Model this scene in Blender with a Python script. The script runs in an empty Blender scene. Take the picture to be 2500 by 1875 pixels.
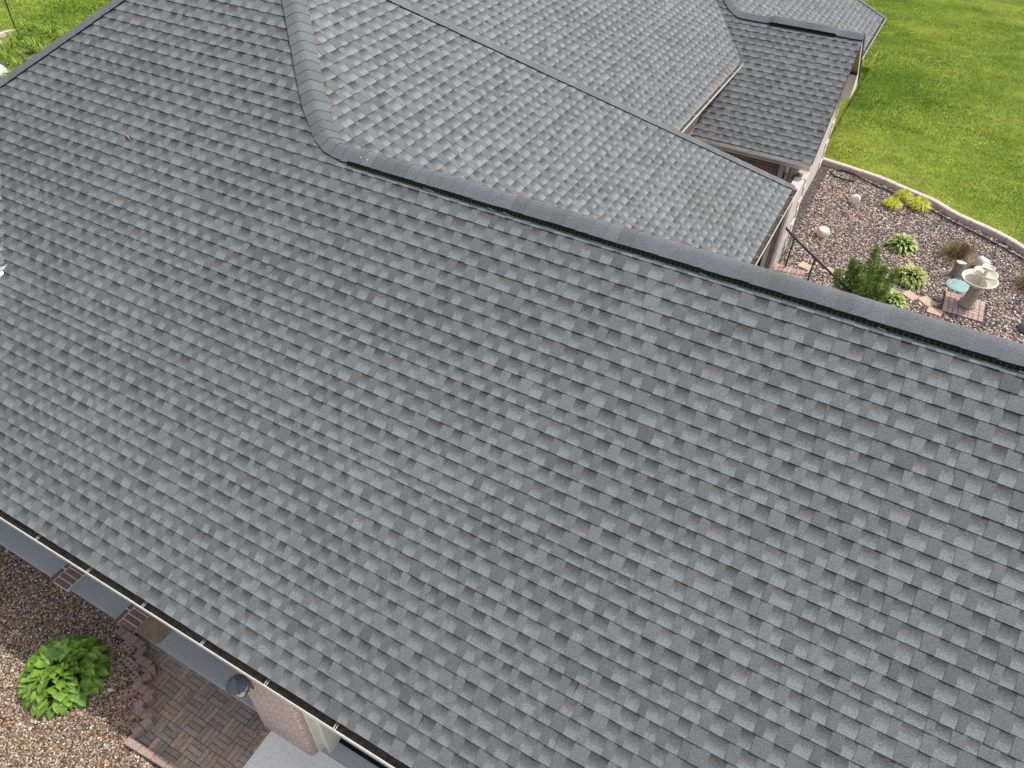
import bpy, bmesh, math, random
import numpy as np
from mathutils import Vector, Matrix, Euler

S = bpy.context.scene
COL = S.collection
R = random.Random(11)
rad = math.radians

# ------------------------------------------------------------------ camera, sky, sun, exposure
CAMZ = 9.1
yaw, pitch, roll = rad(-28.21014), rad(43.40828), rad(1.33412)
cd = bpy.data.cameras.new('camera')
cam = bpy.data.objects.new('camera', cd)
COL.objects.link(cam)
fw = Vector((math.sin(yaw)*math.cos(pitch), math.cos(yaw)*math.cos(pitch), -math.sin(pitch)))
rt = Vector((math.cos(yaw), -math.sin(yaw), 0))
up = rt.cross(fw)
r2 = math.cos(roll)*rt + math.sin(roll)*up
u2 = -math.sin(roll)*rt + math.cos(roll)*up
M = Matrix((r2, u2, -fw)).transposed().to_4x4()
M.translation = Vector((0, 0, CAMZ))
cam.matrix_world = M
cd.sensor_fit = 'HORIZONTAL'
cd.sensor_width = 36
cd.lens = 36*1832.49/2500
cd.clip_start = 0.1
cd.clip_end = 1000
S.camera = cam

sun_dir = Vector((0.40, 0.29, 0.87)).normalized()          # towards the sun
el = math.asin(sun_dir.z)
az = math.atan2(sun_dir.x, sun_dir.y)
W = bpy.data.worlds.new("World")
S.world = W
W.use_nodes = True
nt = W.node_tree
sk = nt.nodes.new('ShaderNodeTexSky')
sk.sky_type = 'NISHITA'
sk.sun_disc = False
sk.sun_elevation = el
sk.sun_rotation = az
sk.air_density = 1.0
sk.dust_density = 3.0
bg = nt.nodes['Background']
bg.inputs['Strength'].default_value = 0.15
hs = nt.nodes.new('ShaderNodeHueSaturation')            # thin bright cloud over most of the sky: paler light
hs.inputs['Saturation'].default_value = 0.54
hs.inputs['Value'].default_value = 1.15
nt.links.new(sk.outputs[0], hs.inputs['Color'])
nt.links.new(hs.outputs[0], bg.inputs[0])
sd = bpy.data.lights.new('sun', 'SUN')
sd.energy = 2.6
sd.angle = rad(0.6)
sd.color = (1.0, 0.955, 0.88)
so = bpy.data.objects.new('sun', sd)
COL.objects.link(so)
so.rotation_euler = sun_dir.to_track_quat('Z', 'Y').to_euler()
S.view_settings.view_transform = 'Standard'
S.view_settings.look = 'None'
S.view_settings.exposure = 0.45
S.view_settings.gamma = 1.0

# ------------------------------------------------------------------ materials
def newmat(name):
    m = bpy.data.materials.new(name)
    m.use_nodes = True
    t = m.node_tree
    return m, t, t.nodes['Principled BSDF']

def nd(t, typ, **kw):
    n = t.nodes.new(typ)
    for k, v in kw.items():
        setattr(n, k, v)
    return n

def mathn(t, op, a, b=None, clamp=False):
    n = nd(t, 'ShaderNodeMath', operation=op, use_clamp=clamp)
    for i, x in enumerate((a, b)):
        if x is None: continue
        if isinstance(x, (int, float)): n.inputs[i].default_value = x
        else: t.links.new(x, n.inputs[i])
    return n.outputs[0]

def mixc(t, fac, a, b, mode='MIX'):
    n = nd(t, 'ShaderNodeMix', data_type='RGBA', blend_type=mode)
    for sock, x in ((n.inputs[0], fac), (n.inputs[6], a), (n.inputs[7], b)):
        if isinstance(x, (int, float)): sock.default_value = x
        elif isinstance(x, tuple): sock.default_value = (*x[:3], 1)
        else: t.links.new(x, sock)
    return n.outputs[2]

def noise(t, scale, detail=3, rough=0.55, vec=None):
    n = nd(t, 'ShaderNodeTexNoise')
    n.inputs['Scale'].default_value = scale
    n.inputs['Detail'].default_value = detail
    n.inputs['Roughness'].default_value = rough
    if vec is None:
        c = nd(t, 'ShaderNodeTexCoord'); vec = c.outputs['Object']
    t.links.new(vec, n.inputs['Vector'])
    return n.outputs['Fac']

def ramp(t, fac, stops, interp='LINEAR'):
    n = nd(t, 'ShaderNodeValToRGB')
    n.color_ramp.interpolation = interp
    e = n.color_ramp.elements
    while len(e) < len(stops): e.new(0.5)
    for i, (p, c) in enumerate(stops):
        e[i].position = p
        e[i].color = (*c, 1) if isinstance(c, tuple) else (c, c, c, 1)
    t.links.new(fac, n.inputs[0])
    return n.outputs[0]

def bump(t, b, h, strength, dist):
    n = nd(t, 'ShaderNodeBump')
    n.inputs['Strength'].default_value = strength
    n.inputs['Distance'].default_value = dist
    t.links.new(h, n.inputs['Height'])
    t.links.new(n.outputs[0], b.inputs['Normal'])

def pmat(name, ca, cb, scale=6, rough=0.7, metal=0.0, bmp=0.0, spec=0.4, fine=0, detail=4):
    """two tones mixed by noise, optional fine grain"""
    m, t, b = newmat(name)
    f = ramp(t, noise(t, scale, detail), [(0.3, 0.0), (0.7, 1.0)])
    c = mixc(t, f, ca, cb)
    if fine:
        g = ramp(t, noise(t, fine, 2), [(0.3, 0.72), (0.7, 1.22)])
        c = mixc(t, 1.0, c, g, 'MULTIPLY')
    t.links.new(c, b.inputs['Base Color'])
    b.inputs['Roughness'].default_value = rough
    b.inputs['Metallic'].default_value = metal
    b.inputs['Specular IOR Level'].default_value = spec
    if bmp: bump(t, b, noise(t, fine or scale*6, 3), bmp, 0.01)
    return m

# asphalt shingles: attribute col = (height inside the course, kind, random, random)
def shingle_mat():
    m, t, b = newmat('asphalt_shingle')
    a = nd(t, 'ShaderNodeVertexColor', layer_name='col')
    s = nd(t, 'ShaderNodeSeparateColor')
    t.links.new(a.outputs['Color'], s.inputs[0])
    fr, kind, rnd = s.outputs[0], s.outputs[1], s.outputs[2]
    r2_ = a.outputs['Alpha']
    n1 = noise(t, 42, 3, 0.7)
    n2 = noise(t, 150, 2, 0.7)
    n3 = noise(t, 0.55, 4, 0.6)
    n4 = noise(t, 80, 2, 0.8)
    # shaded blend band of the laminated gaps: granule blend goes from light (bottom) to dark (top)
    fj = mathn(t, 'ADD', fr, mathn(t, 'MULTIPLY', mathn(t, 'SUBTRACT', n1, 0.5), 0.55))
    fj = mathn(t, 'ADD', fj, mathn(t, 'MULTIPLY', mathn(t, 'SUBTRACT', r2_, 0.5), 0.34))
    gap = ramp(t, fj, [(0.10, (0.196, 0.208, 0.214)), (0.28, (0.180, 0.190, 0.195)), (0.44, (0.138, 0.142, 0.144)), (0.68, (0.102, 0.103, 0.104)), (1.0, (0.056, 0.056, 0.057))])
    tooth = ramp(t, rnd, [(0.0, (0.100, 0.102, 0.103)), (0.45, (0.132, 0.136, 0.138)), (1.0, (0.163, 0.170, 0.174))])
    cap = ramp(t, rnd, [(0.0, (0.108, 0.116, 0.121)), (1.0, (0.138, 0.147, 0.153))])
    c = mixc(t, ramp(t, kind, [(0.20, 0.0), (0.21, 1.0)], 'CONSTANT'), tooth, gap)
    c = mixc(t, ramp(t, kind, [(0.70, 0.0), (0.71, 1.0)], 'CONSTANT'), c, cap)
    c = mixc(t, ramp(t, kind, [(0.45, 0.0), (0.46, 1.0), (0.55, 0.0)], 'CONSTANT'), c, (0.02, 0.02, 0.021))
    g = ramp(t, mathn(t, 'ADD', mathn(t, 'MULTIPLY', n4, 0.55), mathn(t, 'MULTIPLY', n2, 0.45)), [(0.30, 0.50), (0.50, 1.0), (0.70, 1.55)])
    c = mixc(t, 1.0, c, g, 'MULTIPLY')
    lo = ramp(t, n3, [(0.28, (0.92, 0.91, 0.905)), (0.72, (1.05, 1.05, 1.055))])
    c = mixc(t, 1.0, c, lo, 'MULTIPLY')
    t.links.new(c, b.inputs['Base Color'])
    b.inputs['Roughness'].default_value = 0.92
    b.inputs['Specular IOR Level'].default_value = 0.25
    bump(t, b, n2, 0.35, 0.004)
    return m

def brick_mat(name, c1, c2, mortar, bw=0.205, bh=0.068, vec_mode='wall'):
    m, t, b = newmat(name)
    co = nd(t, 'ShaderNodeTexCoord')
    sp = nd(t, 'ShaderNodeSeparateXYZ')
    t.links.new(co.outputs['Object'], sp.inputs[0])
    cb = nd(t, 'ShaderNodeCombineXYZ')
    t.links.new(mathn(t, 'ADD', sp.outputs[0], sp.outputs[1]), cb.inputs[0])
    t.links.new(sp.outputs[2], cb.inputs[1])
    br = nd(t, 'ShaderNodeTexBrick')
    t.links.new(cb.outputs[0], br.inputs['Vector'])
    br.inputs['Scale'].default_value = 1.0
    br.inputs['Brick Width'].default_value = bw + 0.01
    br.inputs['Row Height'].default_value = bh + 0.01
    br.inputs['Mortar Size'].default_value = 0.0055
    br.inputs['Mortar Smooth'].default_value = 0.2
    br.inputs['Color1'].default_value = (*c1, 1)
    br.inputs['Color2'].default_value = (*c2, 1)
    br.inputs['Mortar'].default_value = (*mortar, 1)
    g = ramp(t, noise(t, 26, 4, 0.65), [(0.28, 0.66), (0.72, 1.32)])
    c = mixc(t, 1.0, br.outputs['Color'], g, 'MULTIPLY')
    t.links.new(c, b.inputs['Base Color'])
    b.inputs['Roughness'].default_value = 0.9
    h = mathn(t, 'ADD', mathn(t, 'MULTIPLY', br.outputs['Fac'], -1.0), mathn(t, 'MULTIPLY', noise(t, 60, 3), 0.5))
    bump(t, b, h, 0.5, 0.008)
    return m

def attr_mat(name, rough=0.85, fine=60, lo=0.7, hi=1.25, bmp=0.0, spec=0.3, sub=0.0, trans=0.0):
    """colour straight from the mesh's own colour attribute (one per stone, paver, leaf) with grain"""
    m, t, b = newmat(name)
    a = nd(t, 'ShaderNodeVertexColor', layer_name='col')
    g = ramp(t, noise(t, fine, 3, 0.65), [(0.3, lo), (0.7, hi)])
    c = mixc(t, 1.0, a.outputs['Color'], g, 'MULTIPLY')
    t.links.new(c, b.inputs['Base Color'])
    b.inputs['Roughness'].default_value = rough
    b.inputs['Specular IOR Level'].default_value = spec
    if bmp: bump(t, b, noise(t, fine, 3), bmp, 0.006)
    if trans:
        tr = nd(t, 'ShaderNodeBsdfTranslucent')
        t.links.new(c, tr.inputs['Color'])
        mx = nd(t, 'ShaderNodeMixShader')
        mx.inputs[0].default_value = trans
        t.links.new(b.outputs[0], mx.inputs[1]); t.links.new(tr.outputs[0], mx.inputs[2])
        t.links.new(mx.outputs[0], t.nodes['Material Output'].inputs['Surface'])
    return m

def turf_mat():
    m, t, b = newmat('turf_blade')
    a = nd(t, 'ShaderNodeVertexColor', layer_name='col')
    co = nd(t, 'ShaderNodeTexCoord')
    mp = nd(t, 'ShaderNodeMapping'); mp.inputs['Rotation'].default_value = (0, 0, 0.55); mp.inputs['Scale'].default_value = (0.5, 1.3, 1)
    t.links.new(co.outputs['Object'], mp.inputs['Vector'])
    c = mixc(t, 1.0, a.outputs['Color'], ramp(t, noise(t, 0.9, 5, 0.7, mp.outputs['Vector']), [(0.30, (0.55, 0.64, 0.55)), (0.70, (1.36, 1.28, 1.30))]), 'MULTIPLY')
    c = mixc(t, 1.0, c, ramp(t, noise(t, 5.5, 4, 0.7), [(0.3, 0.72), (0.7, 1.25)]), 'MULTIPLY')
    t.links.new(c, b.inputs['Base Color'])
    b.inputs['Roughness'].default_value = 0.7
    b.inputs['Specular IOR Level'].default_value = 0.15
    tr = nd(t, 'ShaderNodeBsdfTranslucent'); t.links.new(c, tr.inputs['Color'])
    mx = nd(t, 'ShaderNodeMixShader'); mx.inputs[0].default_value = 0.25
    t.links.new(b.outputs[0], mx.inputs[1]); t.links.new(tr.outputs[0], mx.inputs[2])
    t.links.new(mx.outputs[0], t.nodes['Material Output'].inputs['Surface'])
    return m

def lawn_mat():
    m, t, b = newmat('lawn_turf')
    n1 = noise(t, 0.33, 4, 0.6); n2 = noise(t, 2.2, 4, 0.65); n3 = noise(t, 28, 3, 0.7)
    c = ramp(t, n1, [(0.32, (0.100, 0.155, 0.020)), (0.50, (0.175, 0.235, 0.032)), (0.68, (0.265, 0.300, 0.055))])
    c = mixc(t, 1.0, c, ramp(t, n2, [(0.3, 0.72), (0.7, 1.3)]), 'MULTIPLY')
    c = mixc(t, 1.0, c, ramp(t, n3, [(0.3, 0.5), (0.7, 1.45)]), 'MULTIPLY')
    t.links.new(c, b.inputs['Base Color'])
    b.inputs['Roughness'].default_value = 0.95
    b.inputs['Specular IOR Level'].default_value = 0.1
    bump(t, b, n3, 0.8, 0.03)
    return m

def gravel_mat(name, dark, mid, light, warm):
    m, t, b = newmat(name)
    co = nd(t, 'ShaderNodeTexCoord')
    v = nd(t, 'ShaderNodeTexVoronoi'); v.inputs['Scale'].default_value = 38
    t.links.new(co.outputs['Object'], v.inputs['Vector'])
    s = nd(t, 'ShaderNodeSeparateColor'); t.links.new(v.outputs['Color'], s.inputs[0])
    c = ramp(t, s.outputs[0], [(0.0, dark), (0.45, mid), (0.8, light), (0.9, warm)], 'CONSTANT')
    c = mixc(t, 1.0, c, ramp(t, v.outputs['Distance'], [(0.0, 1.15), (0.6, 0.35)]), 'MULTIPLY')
    t.links.new(c, b.inputs['Base Color'])
    b.inputs['Roughness'].default_value = 0.9
    bump(t, b, v.outputs['Distance'], -0.9, 0.02)
    return m

MAT = dict(
    shingle=shingle_mat(),
    brick=brick_mat('house_brick', (0.30, 0.205, 0.180), (0.235, 0.150, 0.135), (0.50, 0.47, 0.44)),
    pier=brick_mat('pier_brick', (0.50, 0.345, 0.31), (0.44, 0.30, 0.27), (0.70, 0.64, 0.60)),
    quoin=brick_mat('quoin_brick', (0.60, 0.49, 0.45), (0.52, 0.42, 0.385), (0.66, 0.61, 0.57)),
    cream=pmat('cream_trim', (0.74, 0.70, 0.60), (0.68, 0.64, 0.545), 4, 0.5, fine=90),
    soffit=pmat('tan_soffit', (0.36, 0.29, 0.20), (0.30, 0.24, 0.17), 5, 0.6),
    alu=pmat('gutter_metal', (0.74, 0.72, 0.66), (0.66, 0.64, 0.585), 9, 0.32, metal=0.1),
    bright=pmat('bare_aluminium', (0.60, 0.59, 0.57), (0.48, 0.47, 0.455), 12, 0.28, metal=0.5),
    debris=pmat('gutter_silt', (0.105, 0.085, 0.064), (0.045, 0.037, 0.030), 16, 0.95, fine=110, bmp=0.6),
    black=pmat('black_plastic', (0.006, 0.007, 0.008), (0.010, 0.011, 0.012), 20, 0.6, spec=0.15),
    iron=pmat('green_black_iron', (0.018, 0.024, 0.024), (0.028, 0.036, 0.035), 25, 0.4, spec=0.5),
    edge_metal=pmat('drip_edge', (0.03, 0.032, 0.033), (0.05, 0.05, 0.05), 12, 0.45, metal=0.3),
    slab=pmat('grey_porch_paint', (0.42, 0.425, 0.42), (0.47, 0.472, 0.465), 2.2, 0.5, fine=130, bmp=0.1),
    door=pmat('grey_door_paint', (0.26, 0.262, 0.262), (0.30, 0.30, 0.298), 3, 0.45),
    concrete=pmat('drive_concrete', (0.86, 0.83, 0.75), (0.78, 0.755, 0.69), 3.0, 0.9, fine=120, bmp=0.25),
    ventfin=pmat('vent_fin', (0.20, 0.20, 0.195), (0.28, 0.28, 0.27), 30, 0.5),
    glass=pmat('dark_glass', (0.010, 0.012, 0.014), (0.014, 0.016, 0.018), 3, 0.08, spec=0.6),
    amber=pmat('frosted_glass', (0.62, 0.54, 0.38), (0.55, 0.47, 0.32), 9, 0.3),
    lampcap=pmat('dark_blue_lamp_metal', (0.085, 0.093, 0.125), (0.12, 0.13, 0.165), 15, 0.42, spec=0.5),
    mat=pmat('coir', (0.44, 0.325, 0.19), (0.31, 0.225, 0.13), 9, 1.0, fine=150, bmp=0.8),
    stone=pmat('pale_boulder', (0.74, 0.71, 0.65), (0.55, 0.52, 0.47), 7, 0.85, fine=55, bmp=0.5),
    pinkstone=pmat('pinkish_boulder', (0.74, 0.66, 0.58), (0.58, 0.50, 0.43), 8, 0.85, fine=55, bmp=0.5),
    greystone=pmat('grey_boulder', (0.26, 0.24, 0.22), (0.16, 0.15, 0.14), 8, 0.85, fine=55, bmp=0.5),
    cast=pmat('cast_stone', (0.72, 0.67, 0.57), (0.58, 0.53, 0.44), 9, 0.8, fine=80, bmp=0.3),
    castbase=pmat('weathered_cast_stone', (0.46, 0.41, 0.34), (0.32, 0.28, 0.23), 11, 0.85, fine=80, bmp=0.4),
    teal=pmat('teal_lid', (0.19, 0.315, 0.30), (0.23, 0.35, 0.33), 6, 0.6),
    wood=pmat('weathered_stump', (0.34, 0.31, 0.23), (0.18, 0.175, 0.12), 14, 0.9, fine=70, bmp=0.6),
    woodtop=pmat('silvery_stump_top', (0.52, 0.53, 0.53), (0.38, 0.38, 0.37), 16, 0.9, fine=90),
    flag=pmat('peach_flagstone', (0.50, 0.365, 0.27), (0.42, 0.30, 0.22), 6, 0.9, fine=60, bmp=0.3),
    curb=pmat('edging_brick', (0.60, 0.50, 0.44), (0.50, 0.41, 0.36), 9, 0.9, fine=60, bmp=0.4),
    palecurb=pmat('pale_concrete_curb', (0.72, 0.63, 0.53), (0.60, 0.52, 0.43), 5, 0.9, fine=50),
    rubber=pmat('black_hose', (0.010, 0.011, 0.011), (0.016, 0.017, 0.017), 20, 0.5),
    wire=pmat('green_wire', (0.05, 0.16, 0.12), (0.07, 0.20, 0.15), 20, 0.45),
    lawn=lawn_mat(),
    gravel=gravel_mat('river_gravel', (0.05, 0.048, 0.055), (0.115, 0.105, 0.108), (0.22, 0.19, 0.175), (0.40, 0.235, 0.14)),
    pea=gravel_mat('pea_gravel', (0.10, 0.07, 0.05), (0.26, 0.19, 0.14), (0.42, 0.34, 0.27), (0.45, 0.24, 0.12)),
    stones=attr_mat('stone_chips', 0.85, 80, 0.75, 1.2),
    pavers=attr_mat('clay_paver', 0.92, 45, 0.62, 1.3, bmp=0.5),
    leaf=attr_mat('leaf', 0.42, 22, 0.85, 1.12, spec=0.45, trans=0.22),
    blade=attr_mat('grass_blade', 0.6, 9, 0.8, 1.15, spec=0.25, trans=0.3),
    turf=turf_mat(),
    soil=pmat('bark_soil', (0.10, 0.08, 0.06), (0.05, 0.04, 0.03), 12, 1.0, fine=60, bmp=0.6),
    white=pmat('white_plastic', (0.72, 0.72, 0.70), (0.66, 0.66, 0.64), 5, 0.4),
)

# ------------------------------------------------------------------ object helpers
WL = {}
def tag(o, label=None, cat=None, group=None, kind=None):
    if label: o['label'] = label
    if cat: o['category'] = cat
    if group: o['group'] = group
    if kind: o['kind'] = kind
    return o

def thing(name, loc, label, cat, group=None):
    o = bpy.data.objects.new(name, None)
    o.empty_display_size = 0.2
    o.location = loc
    COL.objects.link(o)
    WL[o] = Vector(loc)
    return tag(o, label, cat, group)

def link(name, me, mat, parent=None, org=None):
    o = bpy.data.objects.new(name, me)
    COL.objects.link(o)
    if mat: me.materials.append(mat)
    if parent:
        o.parent = parent
        WL[o] = WL[parent]
    else:
        o.location = org
        WL[o] = Vector(org)
    return o

def npmesh(name, V, faces_flat, nper, colors=None, smooth=False):
    """fast mesh: V (n,3), faces with nper corners each, colour per vertex"""
    me = bpy.data.meshes.new(name)
    nv = len(V); nl = len(faces_flat); nf = nl//nper
    me.vertices.add(nv)
    me.vertices.foreach_set('co', np.asarray(V, dtype=np.float32).ravel())
    me.loops.add(nl)
    me.loops.foreach_set('vertex_index', np.asarray(faces_flat, dtype=np.int32))
    me.polygons.add(nf)
    me.polygons.foreach_set('loop_start', np.arange(0, nl, nper, dtype=np.int32))
    me.polygons.foreach_set('loop_total', np.full(nf, nper, dtype=np.int32))
    if smooth: me.polygons.foreach_set('use_smooth', np.ones(nf, dtype=bool))
    me.update(calc_edges=True)
    if colors is not None:
        a = me.color_attributes.new('col', 'FLOAT_COLOR', 'POINT')
        a.data.foreach_set('color', np.asarray(colors, dtype=np.float32).ravel())
    return me

class MB:
    def __init__(s):
        s.v = []; s.f = []; s.c = []; s.col = (1, 1, 1, 1)
    def add(s, vs, fs):
        b = len(s.v)
        for p in vs:
            s.v.append(Vector(p)); s.c.append(s.col)
        for f in fs: s.f.append([b+i for i in f])
    def box(s, a, b):
        x0, y0, z0 = a; x1, y1, z1 = b
        s.add([(x0,y0,z0),(x1,y0,z0),(x1,y1,z0),(x0,y1,z0),(x0,y0,z1),(x1,y0,z1),(x1,y1,z1),(x0,y1,z1)],
              [(3,2,1,0),(4,5,6,7),(0,1,5,4),(1,2,6,5),(2,3,7,6),(3,0,4,7)])
    def obox(s, c, h, rz=0, rx=0, ry=0):
        m = Euler((rx, ry, rz)).to_matrix()
        vs = [Vector(c)+m@Vector((sx*h[0], sy*h[1], sz*h[2])) for sz in (-1,1) for sy in (-1,1) for sx in (-1,1)]
        s.add(vs, [(0,2,3,1),(4,5,7,6),(0,1,5,4),(1,3,7,5),(3,2,6,7),(2,0,4,6)])
    def tube(s, pts, r, n=8, caps=True):
        pts = [Vector(p) for p in pts]
        rs = r if isinstance(r, (list, tuple)) else [r]*len(pts)
        rings = []; ref = None
        for i, p in enumerate(pts):
            t = (pts[min(i+1, len(pts)-1)]-pts[max(i-1, 0)]).normalized()
            if ref is None: ref = t.orthogonal().normalized()
            ref = (ref - t*ref.dot(t)).normalized()
            bn = t.cross(ref)
            rings.append([p+(ref*math.cos(6.2832*k/n)+bn*math.sin(6.2832*k/n))*rs[i] for k in range(n)])
        vs = [q for ring in rings for q in ring]; fs = []
        for i in range(len(pts)-1):
            for k in range(n):
                a = i*n+k; b = i*n+(k+1) % n
                fs.append((a, b, b+n, a+n))
        if caps:
            fs.append(tuple(range(n))[::-1]); fs.append(tuple(range((len(pts)-1)*n, len(pts)*n)))
        s.add(vs, fs)
    def lathe(s, prof, c, n=32, axis=None):
        vs = []; fs = []
        for (r, z) in prof:
            for k in range(n):
                a = 6.28318*k/n
                vs.append((c[0]+r*math.cos(a), c[1]+r*math.sin(a), c[2]+z))
        for i in range(len(prof)-1):
            for k in range(n):
                a = i*n+k; b = i*n+(k+1) % n
                fs.append((a, b, b+n, a+n))
        s.add(vs, fs)
    def prism(s, poly, z0, z1):
        n = len(poly)
        s.add([(x, y, z0) for x, y in poly]+[(x, y, z1) for x, y in poly],
              [tuple(range(n))[::-1], tuple(range(n, 2*n))]+[(i, (i+1) % n, (i+1) % n+n, i+n) for i in range(n)])
    def build(s, name, mat, parent=None, org=None, smooth=False, bevel=0.0):
        if parent is not None: o0 = WL[parent]
        else:
            if org is None:
                xs = [p.x for p in s.v]; ys = [p.y for p in s.v]; zs = [p.z for p in s.v]
                org = ((min(xs)+max(xs))/2, (min(ys)+max(ys))/2, min(zs))
            o0 = Vector(org)
        me = bpy.data.meshes.new(name)
        me.from_pydata([tuple(p-o0) for p in s.v], [], s.f)
        a = me.color_attributes.new('col', 'FLOAT_COLOR', 'POINT')
        a.data.foreach_set('color', np.asarray(s.c, dtype=np.float32).ravel())
        if smooth:
            for p in me.polygons: p.use_smooth = True
        o = link(name, me, mat, parent, org)
        if bevel:
            md = o.modifiers.new('bevel', 'BEVEL'); md.width = bevel; md.segments = 2; md.limit_method = 'ANGLE'
        return o

# ------------------------------------------------------------------ roof geometry (all slopes share one pitch)
T = 0.73249
CP = 1/math.sqrt(1+T*T); SP = T*CP
EXP = 0.143
Z0 = 2.228                       # eave height of the main roof
FACING = dict(front=((1,0,0), (0,CP,SP)), right=((0,1,0), (-CP,0,SP)), back=((-1,0,0), (0,-CP,SP)), left=((0,-1,0), (CP,0,SP)))

def clip(poly, a, b):
    """keep the part of poly on the left of the line a->b"""
    out = []
    def side(p): return (b[0]-a[0])*(p[1]-a[1])-(b[1]-a[1])*(p[0]-a[0])
    for i in range(len(poly)):
        p, q = poly[i], poly[(i+1) % len(poly)]
        sp_, sq = side(p), side(q)
        if sp_ >= -1e-9: out.append(p)
        if (sp_ > 1e-9 and sq < -1e-9) or (sp_ < -1e-9 and sq > 1e-9):
            k = sp_/(sp_-sq)
            out.append((p[0]+(q[0]-p[0])*k, p[1]+(q[1]-p[1])*k))
    return out

def slope(name, facing, eave, zeave, plans, parent, seed, shorts=None, detail=True):
    """one roof slope: courses of laminated shingles as real overlapping tabs"""
    rr = random.Random(seed)
    U = Vector(FACING[facing][0]); V = Vector(FACING[facing][1]); N = U.cross(V)
    def uv(p):
        x, y = p
        if facing == 'front': return (x, (y-eave)/CP)
        if facing == 'back': return (-x, (eave-y)/CP)
        if facing == 'right': return (y, (eave-x)/CP)
        return (-y, (x-eave)/CP)
    O = {'front': Vector((0, eave, zeave)), 'back': Vector((0, eave, zeave)), 'right': Vector((eave, 0, zeave)), 'left': Vector((eave, 0, zeave))}[facing]
    polys = []
    for pl in plans:
        q = [uv(p) for p in pl]
        ar = sum(q[i][0]*q[(i+1) % len(q)][1]-q[(i+1) % len(q)][0]*q[i][1] for i in range(len(q)))
        polys.append(q if ar > 0 else q[::-1])
    o0 = WL[parent]
    vs = []; fs = []; cl = []
    def P(u, v, h): return O+U*u+V*v+N*h-o0
    def face(pts, cols):
        b = len(vs); vs.extend(pts); fs.append(list(range(b, b+len(pts)))); cl.extend(cols)
    for q in polys:
        face([P(u, v, -0.012) for u, v in q], [(0, 0.5, 0, 1)]*len(q))
    umin = min(p[0] for q in polys for p in q); umax = max(p[0] for q in polys for p in q)
    vmax = max(p[1] for q in polys for p in q)
    v = 0.0; k = 0
    while v < vmax and detail:
        e = EXP*((shorts or {}).get(k, 1.0))
        v0 = v-(0.012 if k == 0 else 0); v1 = v+e
        u = umin-rr.uniform(0, 0.3)
        jn = umin-rr.uniform(0, 1.0)
        typ = rr.random() < 0.5
        cells = []
        ctone = rr.gauss(0, 0.05)
        while u < umax:
            wd = rr.choice((0.065, 0.08, 0.09, 0.105, 0.13)) if typ else rr.choice((0.095, 0.11, 0.12, 0.135, 0.16))
            wd *= rr.uniform(0.9, 1.1)
            if u < jn <= u+wd:
                w1 = max(jn-u, 0.012)
                cells.append((u, u+w1-0.003, typ, True)); u += w1
                typ = rr.random() < 0.5
                jn += 1.0
                continue
            cells.append((u, u+wd, typ, False)); u += wd; typ = not typ
        jit = [0.0]+[rr.uniform(-0.007, 0.007) for _ in cells]
        for i, (ua, ub, ty, joint) in enumerate(cells):
            ja, jb = jit[i], (0.0 if joint else jit[i+1])
            w = rr.uniform(-0.0016, 0.0016)
            quad = [(ua-ja*0.4, v0+w), (ub-jb*0.4, v0+w), (ub+jb, v1+0.006), (ua+ja, v1+0.006)]
            hb = (0.0112 if ty else 0.0062)+rr.uniform(-0.001, 0.0013)
            rnd = min(1, max(0, rr.gauss(0.42, 0.20)+ctone)); rn2 = rr.random()
            kind = 0.1 if ty else 0.3
            for q in polys:
                if not (min(p[0] for p in q) < quad[1][0]+0.02 and max(p[0] for p in q) > quad[0][0]-0.02): continue
                c = quad
                for j in range(len(q)):
                    a, b = q[j], q[(j+1) % len(q)]
                    if k == 0 and abs(a[1]) < 1e-6 and abs(b[1]) < 1e-6: continue
                    c = clip(c, a, b)
                    if len(c) < 3: break
                if len(c) < 3: continue
                def H(p): return max(0.0012, hb*(1-(p[1]-v0)/(v1-v0)))
                def K(p): return (min(1, max(0, (p[1]-v0)/(v1-v0))), kind, rnd, rn2)
                face([P(p[0], p[1], H(p)) for p in c], [K(p) for p in c])
                for j in range(len(c)):
                    p, r_ = c[j], c[(j+1) % len(c)]
                    butt = abs(p[1]-v0-w) < 1e-6 and abs(r_[1]-v0-w) < 1e-6
                    sid = ty and (abs(p[1]-r_[1]) > 0.02)
                    if butt or sid or joint:
                        face([P(p[0], p[1], -0.004), P(r_[0], r_[1], -0.004), P(r_[0], r_[1], H(r_)), P(p[0], p[1], H(p))],
                             [(0.9, 0.5 if butt else kind, 0.1, 0.5)]*4)
        v = v1; k += 1
    me = bpy.data.meshes.new(name)
    me.from_pydata([tuple(p) for p in vs], [], fs)
    a = me.color_attributes.new('col', 'FLOAT_COLOR', 'CORNER')
    a.data.foreach_set('color', np.asarray([cl[i] for f in fs for i in f], dtype=np.float32).ravel())
    return link(name, me, MAT['shingle'], parent)

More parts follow.
